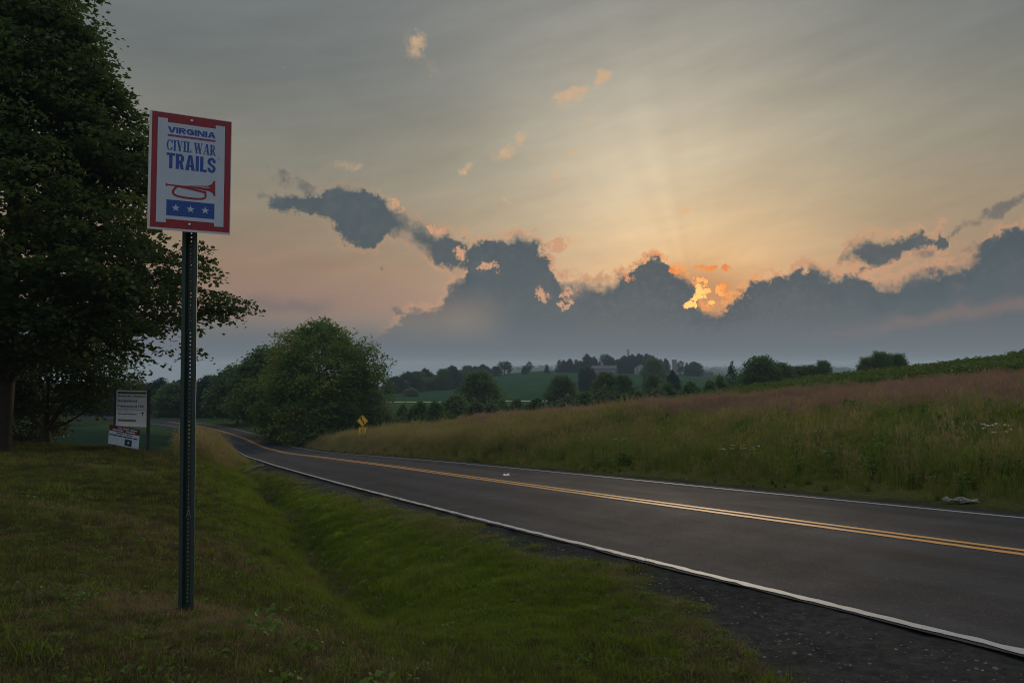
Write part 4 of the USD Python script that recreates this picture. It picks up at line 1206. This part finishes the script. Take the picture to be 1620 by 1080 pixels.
# the two groups behind the crop field on the right
for i, (src, px, top, hw, d) in enumerate([(K_ragged, 1158, 571, 10, 140), (K_near, 1203, 563, 30, 135), (K_near, 1232, 573, 26, 138), (K_near, 1258, 579, 24, 142), (K_near, 1280, 577, 20, 140), (K_near, 1301, 570, 15, 138)]):
    stand(src, 'field_tree', f'green tree in the left group behind the crop field, {ORD[i]} from the left', 'tree', px, d, top, hw, 'left group of trees behind the crop field')
for i, (src, px, top, hw, d) in enumerate([(K_near, 1371, 565, 18, 118), (K_near, 1391, 556, 20, 116), (K_near, 1404, 560, 18, 120), (K_near, 1421, 559, 15, 117)]):
    stand(src, 'field_tree', f'dark tree in the right group behind the crop field, {ORD[i]} from the left', 'tree', px, d, top, hw, 'right group of trees behind the crop field')
# hazy trees along the ridge left of the farm
RL = [(628, 596, 16, 330), (645, 589, 16, 340), (660, 587, 15, 345), (672, 584, 10, 360), (684, 592, 12, 360), (702, 583, 13, 350), (716, 580, 12, 355), (727, 588, 10, 360), (740, 578, 11, 450), (752, 580, 9, 455), (765, 577, 12, 460), (785, 579, 8, 470)]
for i, (px, top, hw, d) in enumerate(RL):
    stand([K_round, K_oval, K_near][i % 3], 'ridge_tree', f'hazy tree on the left end of the green hill, {ORD[i]} from the left', 'tree', px, d, top, hw, 'wood on the left end of the hill')
for src, px, top, hw, d, lab in [(K_flat, 798, 572, 9, 470, 'spreading umbrella crowned tree alone on the hilltop'), (K_oval, 784, 580, 6, 468, 'small round tree left of the umbrella crowned hilltop tree'), (K_ragged, 806, 576, 5, 472, 'thin ragged tree right of the umbrella crowned hilltop tree'), (K_ragged, 837, 571, 6, 480, 'two headed ragged tree alone on the bare hilltop'), (K_oval, 830, 579, 5, 480, 'low bush at the foot of the two headed hilltop tree'), (K_cone, 865, 576, 4.2, 490, 'lone small conifer on the bare hilltop left of the farm wood')]:
    stand(src, 'hilltop_tree', lab, 'tree', px, d, top, hw, 'single trees on the hilltop', 2.3 if src is K_cone else 4.4)
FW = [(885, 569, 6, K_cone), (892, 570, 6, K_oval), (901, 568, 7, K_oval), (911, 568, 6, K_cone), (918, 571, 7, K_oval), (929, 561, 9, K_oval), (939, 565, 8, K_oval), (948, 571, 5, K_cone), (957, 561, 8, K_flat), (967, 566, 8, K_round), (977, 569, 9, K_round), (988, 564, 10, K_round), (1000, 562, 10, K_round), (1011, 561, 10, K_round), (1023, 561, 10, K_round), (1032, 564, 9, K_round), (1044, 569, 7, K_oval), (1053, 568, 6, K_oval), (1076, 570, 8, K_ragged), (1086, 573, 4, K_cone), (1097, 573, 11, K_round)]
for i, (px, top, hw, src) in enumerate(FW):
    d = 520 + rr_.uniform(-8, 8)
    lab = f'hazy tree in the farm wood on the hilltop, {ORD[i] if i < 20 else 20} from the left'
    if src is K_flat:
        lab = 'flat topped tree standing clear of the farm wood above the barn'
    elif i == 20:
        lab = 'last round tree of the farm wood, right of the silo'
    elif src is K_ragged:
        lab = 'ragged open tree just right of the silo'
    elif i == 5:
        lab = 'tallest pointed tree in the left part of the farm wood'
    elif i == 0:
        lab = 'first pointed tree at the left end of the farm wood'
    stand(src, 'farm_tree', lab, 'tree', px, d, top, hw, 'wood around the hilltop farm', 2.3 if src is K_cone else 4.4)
# a far wooded rise on the horizon
rng = np.random.default_rng(31)
pts = []
for k in range(900):
    x = rng.uniform(-900, 1300)
    y = 1500 + rng.uniform(0, 350) + 90 * math.sin(x / 210)
    pts.append((x, y, float(ground(x, y)) + rng.uniform(1, 7)))
v, f = leaf_quads(np.repeat(np.array(pts), 14, 0) + rng.normal(size=(900 * 14, 3)) * [9, 9, 2.5], np.zeros((900 * 14, 3)) + [0, 0, .3], 4.5, rng)
tag(obj('distant_wood', (v, f), M_leaf_cool), 'low hazy woods on the horizon beyond the farm', 'wood', kind='stuff')

# ------------------------------------------------------------------ grasses, crop and weeds
def blades(n, h, spread, width, rng, lean=.35, seg=3, seed_heads=0., curl=.3):
    """a tuft of tapering bent blades; some end in a seed head"""
    vs, fs, k0 = [], [], 0
    a = rng.uniform(0, TAU, n)
    r = spread * np.sqrt(rng.uniform(0, 1, n))
    bx, by = r * np.cos(a), r * np.sin(a)
    hh = h * rng.uniform(.45, 1.15, n)
    la = rng.uniform(0, TAU, n)
    ln = lean * rng.uniform(.1, 1., n)
    ww = width * rng.uniform(.6, 1.2, n)
    for i in range(n):
        t = np.linspace(0, 1, seg + 1)
        out = ln[i] * hh[i] * t ** (1.6 + curl)
        cx, cy = bx[i] + out * math.cos(la[i]), by[i] + out * math.sin(la[i])
        cz = hh[i] * (t - .25 * ln[i] * t ** 3)
        w = ww[i] * (1 - t) ** .7
        sa = la[i] + math.pi / 2 + rng.normal() * .4
        sx, sy = math.cos(sa), math.sin(sa)
        L_ = np.c_[cx - sx * w, cy - sy * w, cz]
        R_2 = np.c_[cx + sx * w, cy + sy * w, cz]
        vs.append(np.vstack([L_[:-1], R_2[:-1], [[cx[-1], cy[-1], cz[-1]]]]))
        for s in range(seg - 1):
            fs += [(k0 + s, k0 + seg + s, k0 + seg + s + 1), (k0 + s, k0 + seg + s + 1, k0 + s + 1)]
        fs.append((k0 + seg - 1, k0 + 2 * seg - 1, k0 + 2 * seg))
        k0 += 2 * seg + 1
        if rng.uniform() < seed_heads:
            tip = np.array([cx[-1], cy[-1], cz[-1]])
            for q_ in range(7):
                p = tip + [rng.normal() * .018, rng.normal() * .018, -rng.uniform(0, .16) * h]
                d = rng.normal(size=3) * .012
                d[2] = abs(d[2]) + .02
                e = np.array([-d[1], d[0], 0]) / (np.hypot(d[0], d[1]) + 1e-6) * .006
                vs.append(np.stack([p - d, p + e, p + d, p - e]))
                fs += [(k0, k0 + 1, k0 + 2), (k0, k0 + 2, k0 + 3)]
                k0 += 4
    return np.vstack(vs), np.array(fs)


def grass_material(name, low, high, tip=None, h=.1, patch=.8, dry=None, dry_amt=(.52, .66)):
    g = Graph()
    rnd = g.add('geometry', 'random_per_island')
    inst = g.add('object_info', 'random')
    pos = g.add('geometry', 'position')
    n = g.noise(pos, patch, 4., .6)
    c = g.ramp(g.addv(g.addv(g.mul(rnd, .4), g.mul(inst, .25)), g.mul(g.sub(n, .32), 1.)), [(0., low), (1., high)])
    if dry:
        d = g.noise(pos, patch * .45, 3., .6)
        c = g.mix(g.mul(g.step(g.addv(g.mul(d, .8), g.mul(rnd, .22)), *dry_amt), .8), c, dry)
    a = g.add('principled_bsdf', 'BSDF', {'specular_ior_level': .2, 'roughness': .6}, base_color=c)
    b = g.add('translucent_bsdf', 'BSDF', color=c)
    s = g.add('mix_closure', 'closure', {'fac': .48}, closure1=a, closure2=b)
    return g.build('/World/Looks/' + name, surface=s)


def scatter(name, protos, xy, which, scale, label, category, seed=0, sink=.01, tilt=.0):
    """PROTOS: (mesh, material) pairs; one instance of protos[which[i]] at each xy"""
    inst = UsdGeom.PointInstancer.Define(stage, '/World/' + name)
    paths = []
    for i, (m, mt) in enumerate(protos):
        p = f'/World/{name}/kinds/tuft_{i:03d}'
        usdkit.mesh(stage, p, m, mt)
        paths.append(p)
    inst.CreatePrototypesRel().SetTargets([Sdf.Path(p) for p in paths])
    n = len(xy)
    rng = np.random.default_rng(seed)
    z = ground(xy[:, 0], xy[:, 1]) - sink
    inst.CreatePositionsAttr(Vt.Vec3fArray.FromNumpy(np.c_[xy, z].astype(np.float32)))
    inst.CreateProtoIndicesAttr(Vt.IntArray.FromNumpy(np.asarray(which, np.int32)))
    yaw_ = rng.uniform(0, TAU, n) / 2
    inst.CreateOrientationsAttr(Vt.QuathArray([Gf.Quath(float(math.cos(a_)), 0., 0., float(math.sin(a_))) for a_ in yaw_]))
    sc = np.asarray(scale, float)
    s3 = np.stack([sc * rng.uniform(.9, 1.15, n), sc * rng.uniform(.9, 1.15, n), sc * rng.uniform(.75, 1.25, n)], -1)
    inst.CreateScalesAttr(Vt.Vec3fArray.FromNumpy(s3.astype(np.float32)))
    return tag(inst, label, category, kind='stuff')


rng = np.random.default_rng(71)
M_g_olive = grass_material('grass_olive', (.040, .042, .013), (.095, .088, .030), dry=(.145, .108, .058), dry_amt=(.50, .66))
M_g_green = grass_material('grass_green', (.070, .108, .007), (.175, .222, .018), patch=.6, dry=(.19, .16, .04), dry_amt=(.60, .72))
M_g_dry = grass_material('grass_dry', (.13, .10, .05), (.24, .185, .10))
M_g_tall = grass_material('grass_tall_green', (.10, .135, .018), (.235, .265, .045), patch=.35, dry=(.31, .25, .095), dry_amt=(.52, .68))
M_g_tan = grass_material('grass_tan', (.18, .145, .055), (.36, .285, .125), patch=.3)
M_g_red = grass_material('grass_red_top', (.18, .115, .080), (.32, .215, .160), patch=.25, dry=(.20, .165, .06))
M_g_weed = leaf_material('weed_leaf', (.055, .11, .016), (.15, .225, .040), .45, .5)
M_g_soy = leaf_material('crop_leaf', (.045, .082, .016), (.125, .168, .036), .4, .15)


def weed(rng, h, n):
    """a leafy broad weed"""
    ms, lv = [], []
    for k in range(n):
        a_, l_ = rng.uniform(0, TAU), rng.uniform(.05, .45) * h
        tip = np.array([math.cos(a_) * l_, math.sin(a_) * l_, h * rng.uniform(.6, 1.)])
        b = tip * [.2, .2, 0]
        ms.append(tube([b, (b + tip) / 2 + [0, 0, .05 * h], tip], [.005, .004, .002], 3))
        for q_ in range(14):
            lv.append(b + (tip - b) * rng.uniform(.2, 1.) + rng.normal(size=3) * .02)
    m2 = leaf_quads(np.array(lv), rng.normal(size=(len(lv), 3)) * .4, .10, rng, .1)
    return cat([m2] + ms)


short = []
for k in range(5):
    short.append((blades(46, .060, .075, .0019, rng, .9, 3), M_g_olive))
for k in range(5):
    short.append((blades(46, .070, .075, .0021, rng, .8, 3), M_g_green))
for k in range(3):
    short.append((blades(40, .045, .075, .0019, rng, 1.3, 3), M_g_dry))
for k in range(2):
    short.append((leaf_quads(np.c_[rng.normal(size=(26, 2)) * .04, rng.uniform(.005, .03, 26)], np.zeros((26, 3)) + [0, 0, .6], .028, rng, -.1), M_g_weed))

foot = np.array([base[0], base[1]])


def lawn_points(n, d0, d1, rng, wide=1.15):
    """points of the near bank inside the view between the distances D0 and D1, more of them close by"""
    d = np.sqrt(rng.uniform(d0 ** 2, d1 ** 2, n))
    x = rng.uniform(-.80 * wide, .62 * wide, n) * d
    u, t, _ = road_coords(x, d)
    rg_ = (meshkit.fbm(np.c_[x / .7, d / .7, 0 * x], 3, 21) - .5) * 1.4
    apron_ = 3.65 + np.clip(1.45 - u * .45, 0, 3.6) + rg_
    keep = (t > np.maximum(apron_ - .05, 3.22)) & (u < 75)
    return x[keep], d[keep], u[keep], t[keep]


def lawn_kind(x, y, u, t, rng):
    n = len(x)
    dd_, _i = cKDTree(ditch_line).query(np.c_[x, y])
    green = np.clip((7.6 - t) / 2., 0, 1) * np.clip((u - .5) / 4, 0, 1)
    patch = meshkit.fbm(np.c_[x / 2.2, y / 2.2, 0 * x], 3, 91)
    dry_p = np.clip((patch - .50) * 2.2, 0, .5) * (1 - .75 * green) + .06
    df = np.hypot((x - foot[0]) / 1.35, (y - foot[1]) / .65)
    dry_p = np.maximum(dry_p, np.clip(1.25 - df, 0, .92))
    dry_p = np.maximum(dry_p, np.clip((4.6 + np.clip(1.45 - u * .45, 0, 3.6) - t) / 1.1, 0, .75))
    dry_p = np.maximum(dry_p, np.clip(.75 - dd_ / .45, 0, .6) * (_i > 60))
    r = rng.uniform(0, 1, n)
    w = np.where(r < dry_p, rng.integers(10, 13, n), np.where(rng.uniform(0, 1, n) < .15 + .8 * green, rng.integers(5, 10, n), rng.integers(0, 5, n)))
    return np.where(rng.uniform(0, 1, n) < .045, rng.integers(13, 15, n), w)


xs, ys, ks, ss = [], [], [], []
for n, d0, d1, sc in ((30000, 2.6, 7.5, 1.0), (24000, 7.5, 14., 1.5), (17000, 14., 30., 2.3), (12000, 30., 62., 3.6)):
    x, d, u, t = lawn_points(n, d0, d1, rng)
    if d0 >= 30:
        ok = (t < 7) | ((t > 7) & (d < 31))
        x, d, u, t = x[ok], d[ok], u[ok], t[ok]
    xs.append(x), ys.append(d), ks.append(lawn_kind(x, d, u, t, rng)), ss.append(np.full(len(x), sc) * rng.uniform(.7, 1.25, len(x)) * (.55 + .95 * meshkit.fbm(np.c_[x / .8, d / .8, 0 * x], 3, 44)) * np.where(rng.uniform(0, 1, len(x)) < .02, 1.6, 1.) * .82)
xy = np.c_[np.concatenate(xs), np.concatenate(ys)]
scatter('lawn_grass', short, xy, np.concatenate(ks), np.concatenate(ss), 'mown grass of the near bank and ditch with dry brown patches', 'grass', 5)

# tall meadow on the right bank
M_g_lush = grass_material('grass_lush', (.09, .13, .025), (.20, .26, .06), patch=.5)
tall = []
for k in range(4):
    tall.append((blades(34, .62, .20, .0042, rng, .45, 3, .15), M_g_tall))
for k in range(4):
    tall.append((blades(34, .75, .20, .0034, rng, .40, 3, .8), M_g_tan))
for k in range(4):
    tall.append((blades(34, .70, .20, .0036, rng, .40, 3, .9), M_g_red))
for k in range(3):
    tall.append((weed(rng, .55, 7), M_g_weed))
for k in range(2):
    tall.append((blades(16, 1.05, .16, .0085, rng, .75, 4, .25), M_g_lush))


def bank_points(n, u0, u1, q0, q1, rng, power=1.):
    u = u0 + (u1 - u0) * rng.uniform(0, 1, n) ** power
    qq = rng.uniform(q0, q1, n)
    p = road_at(u, -qq)
    ok = (p[:, 1] > 2) & (np.abs(p[:, 0]) < p[:, 1] * .95 + 2)
    return p[ok, 0], p[ok, 1], u[ok], qq[ok]


xs, ys, ks, ss = [], [], [], []
for n, u0, u1, q0, q1, sc in ((9000, -14, 26, 3.95, 12., .9), (11000, -14, 34, 10., 38., 1.1), (9000, 22, 62, 4.0, 14., 1.15), (10000, 22, 66, 10., 30., 1.35), (4500, 56, 82, 4.1, 22., 1.3)):
    x, y, u, qq = bank_points(n, u0, u1, q0, q1, rng)
    pn = meshkit.fbm(np.c_[x / 5, y / 5, 0 * x], 3, 61)
    pr2 = meshkit.fbm(np.c_[x / 3, y / 3, 0 * x], 3, 63)
    lim = np.interp(u, [7, 18, 22, 28, 37, 46, 60], [31., 29., 27., 25., 24., 23.5, 24.])
    red = np.clip((qq - 11. + (pn - .5) * 9) / 3.5, 0, 1) * np.clip((lim - qq) / 3, 0, 1)
    tan = np.clip((u - 18) / 22, 0, 1) * np.clip((12 - qq) / 5, 0, 1) * .75 + .14
    r = rng.uniform(0, 1, len(x))
    w = np.where(r < red * .85, rng.integers(8, 12, len(x)), np.where(rng.uniform(0, 1, len(x)) < tan, rng.integers(4, 8, len(x)), rng.integers(0, 4, len(x))))
    w = np.where((rng.uniform(0, 1, len(x)) < np.clip((pr2 - .46) * 1.2, 0.02, .28) * (1 - red * .8)), rng.integers(12, 15, len(x)), w)
    w = np.where((rng.uniform(0, 1, len(x)) < .07 * (1 - red)) & (qq > 5), rng.integers(15, 17, len(x)), w)
    edge_low = np.clip((qq - 3.7) / 2., .28, 1) * np.interp(qq, [11, 20, 26], [1., .72, .55])                # lower close to the tarmac
    keep = (qq < lim)
    s_ = sc * rng.uniform(.7, 1.25, len(x)) * edge_low * (.75 + .6 * pr2)
    xs.append(x[keep]), ys.append(y[keep]), ks.append(w[keep]), ss.append(s_[keep])
# rough grass at the far left side of the road, past the culvert
x0_, y0_, u_, t_ = [], [], [], []
u = rng.uniform(33, 100, 5200)
tt = np.where(u < 60, rng.uniform(3.8, 7.2, 5200), rng.uniform(3.8, 5.5, 5200))
p = road_at(u, tt)
pick = np.where(rng.uniform(0, 1, 5200) < .5, rng.integers(4, 8, 5200), rng.integers(0, 4, 5200))
xs.append(p[:, 0]), ys.append(p[:, 1]), ks.append(pick), ss.append(np.clip((tt - 3.4) / 2, .3, 1) * 1.35 * np.clip((u - 31) / 4, .3, 1) * rng.uniform(.7, 1.2, 5200))
xy = np.c_[np.concatenate(xs), np.concatenate(ys)]
scatter('meadow_grass', tall, xy, np.concatenate(ks), np.concatenate(ss), 'tall mixed meadow grass, green by the road and reddish brown higher up the bank', 'grass', 6, .03)

# rows of a leafy crop above the meadow
soy = []
for k in range(4):
    c_ = np.c_[rng.normal(size=(60, 2)) * .16, rng.uniform(.08, .48, 60)]
    soy.append((leaf_quads(c_, np.c_[c_[:, :2] * 3, np.full(60, .5)], .15, rng, 0.), M_g_soy))
pts = []
for row in np.arange(23.5, 72, .8):
    us = np.arange(-8, 66, .36 if row < 46 else .5)
    us = us + rng.normal(size=len(us)) * .06
    lim = np.interp(us, [7, 18, 22, 28, 37, 46, 60], [31., 29., 27., 25., 24., 23.5, 26.])
    p = road_at(us, -(row + .2 * np.sin(us / 9)))
    ok = (row > lim) & (p[:, 1] > 8) & (np.abs(p[:, 0]) < p[:, 1] * .92)
    pts.append(p[ok, :2])
pts = np.vstack(pts)
scatter('crop', soy, pts, rng.integers(0, 4, len(pts)), rng.uniform(.75, 1.25, len(pts)), 'rows of a low green leafy crop on top of the bank', 'crop', 7, .02)

# stones of the lay-by and the broken tarmac edge
st = []
for k in range(5):
    m = trimesh.creation.icosphere(1, 1.)
    v = np.array(m.vertices) * (1 + rng.normal(size=(len(m.vertices), 1)) * .16) * [1., .8, .55]
    st.append(((v, np.array(m.faces)), [plain('stone_grey', (.085, .083, .080), .9, .2, .3, 40.), plain('stone_dark', (.035, .035, .036), .9, .2, .3, 40.), plain('stone_pale', (.15, .145, .135), .9, .2, .3, 40.)][min(k, 2)] if k < 3 else '/World/Looks/stone_dark'))
u = rng.uniform(-7, 26, 17000)
tt = 3.3 + rng.exponential(.9, 17000) * np.clip(1.6 - u * .1, .25, 1.6)
ok = tt < 3.75 + np.clip(1.45 - u * .45, 0, 3.6) + rng.normal(size=17000) * .25
p = road_at(u[ok], tt[ok])
scatter('gravel', st, p[:, :2], rng.choice(5, ok.sum(), p=[.4, .25, .05, .18, .12]), np.minimum(.003 + rng.exponential(.0042, ok.sum()), .024), 'loose grey stones on the lay-by and the broken road edge', 'gravel', 8, .0)

# white wildflowers standing in the meadow
M_petal = plain('white_petals', (.62, .60, .54), .7, .2, .08, 30.)
M_stalk = plain('green_stalk', (.05, .07, .02), .8, .2, .2, 20.)
fl0 = None
for px, py, dist, lab, sc in [(868, 699, 30., 'white umbel flowers in the meadow right of the paper scrap', 1.), (925, 706, 26., 'white flower cluster just above the far verge, centre of the meadow', 1.1), (985, 709, 24., 'pair of white flower heads in the green verge grass', .9), (1167, 715, 18.5, 'wide patch of small white flowers by the far verge', 1.3), (1183, 664, 26., 'white flowers in the reddish grass above the wide patch', 1.), (1197, 661, 27., 'thin white flower stems beside those in the reddish grass', .8), (1391, 648, 23.5, 'white flower cluster high on the reddish bank', 1.2), (1584, 672, 14., 'dim white flowers near the right edge of the meadow', .8)]:
    w = sight(px, py, dist)
    gz_ = float(ground(w[0], w[1]))
    hgt = float(np.clip(w[2] - gz_, .55, 1.1))
    if fl0 is None:
        fl0 = thing('white_wildflower', lab, 'wildflower', (w[0], w[1], gz_), 0., 'white wildflowers in the meadow', (1, 1, hgt))
        rf = np.random.default_rng(19)
        for k in range(9):
            a_, r_ = rf.uniform(0, TAU), rf.uniform(.05, .42)
            tip = np.array([math.cos(a_) * r_, math.sin(a_) * r_, rf.uniform(.82, 1.05)])
            b_ = tip * [.45, .45, 0]
            obj('stalk', tube([b_, (b_ + tip) / 2, tip], [.006, .005, .003], 4), M_stalk, fl0)
            c_ = tip + np.c_[rf.normal(size=(14, 2)) * .032, rf.normal(size=14) * .008]
            obj('flower_head', leaf_quads(c_, np.zeros((14, 3)) + [0, 0, 1.], .028, rf, -.3), M_petal, fl0).SetCustomDataByKey('kind', 'stuff')
    else:
        copy_of(fl0, 'white_wildflower', lab, 'wildflower', (w[0], w[1], gz_), rf.uniform(0, TAU), (sc, sc, hgt), 'white wildflowers in the meadow')

# ------------------------------------------------------------------ evening haze
hz_box = box(5400, 3150, 105, (0, 1125, -20))
M_haze = usdkit.material(stage, '/World/Looks/haze', {'v': ('principled_volume', {'color': (.62, .82, 1.), 'density': .0002, 'anisotropy': .2})}, [], volume='v.volume')
tag(obj('haze', hz_box, M_haze), 'thin evening haze over fields and farm', 'haze', kind='stuff')
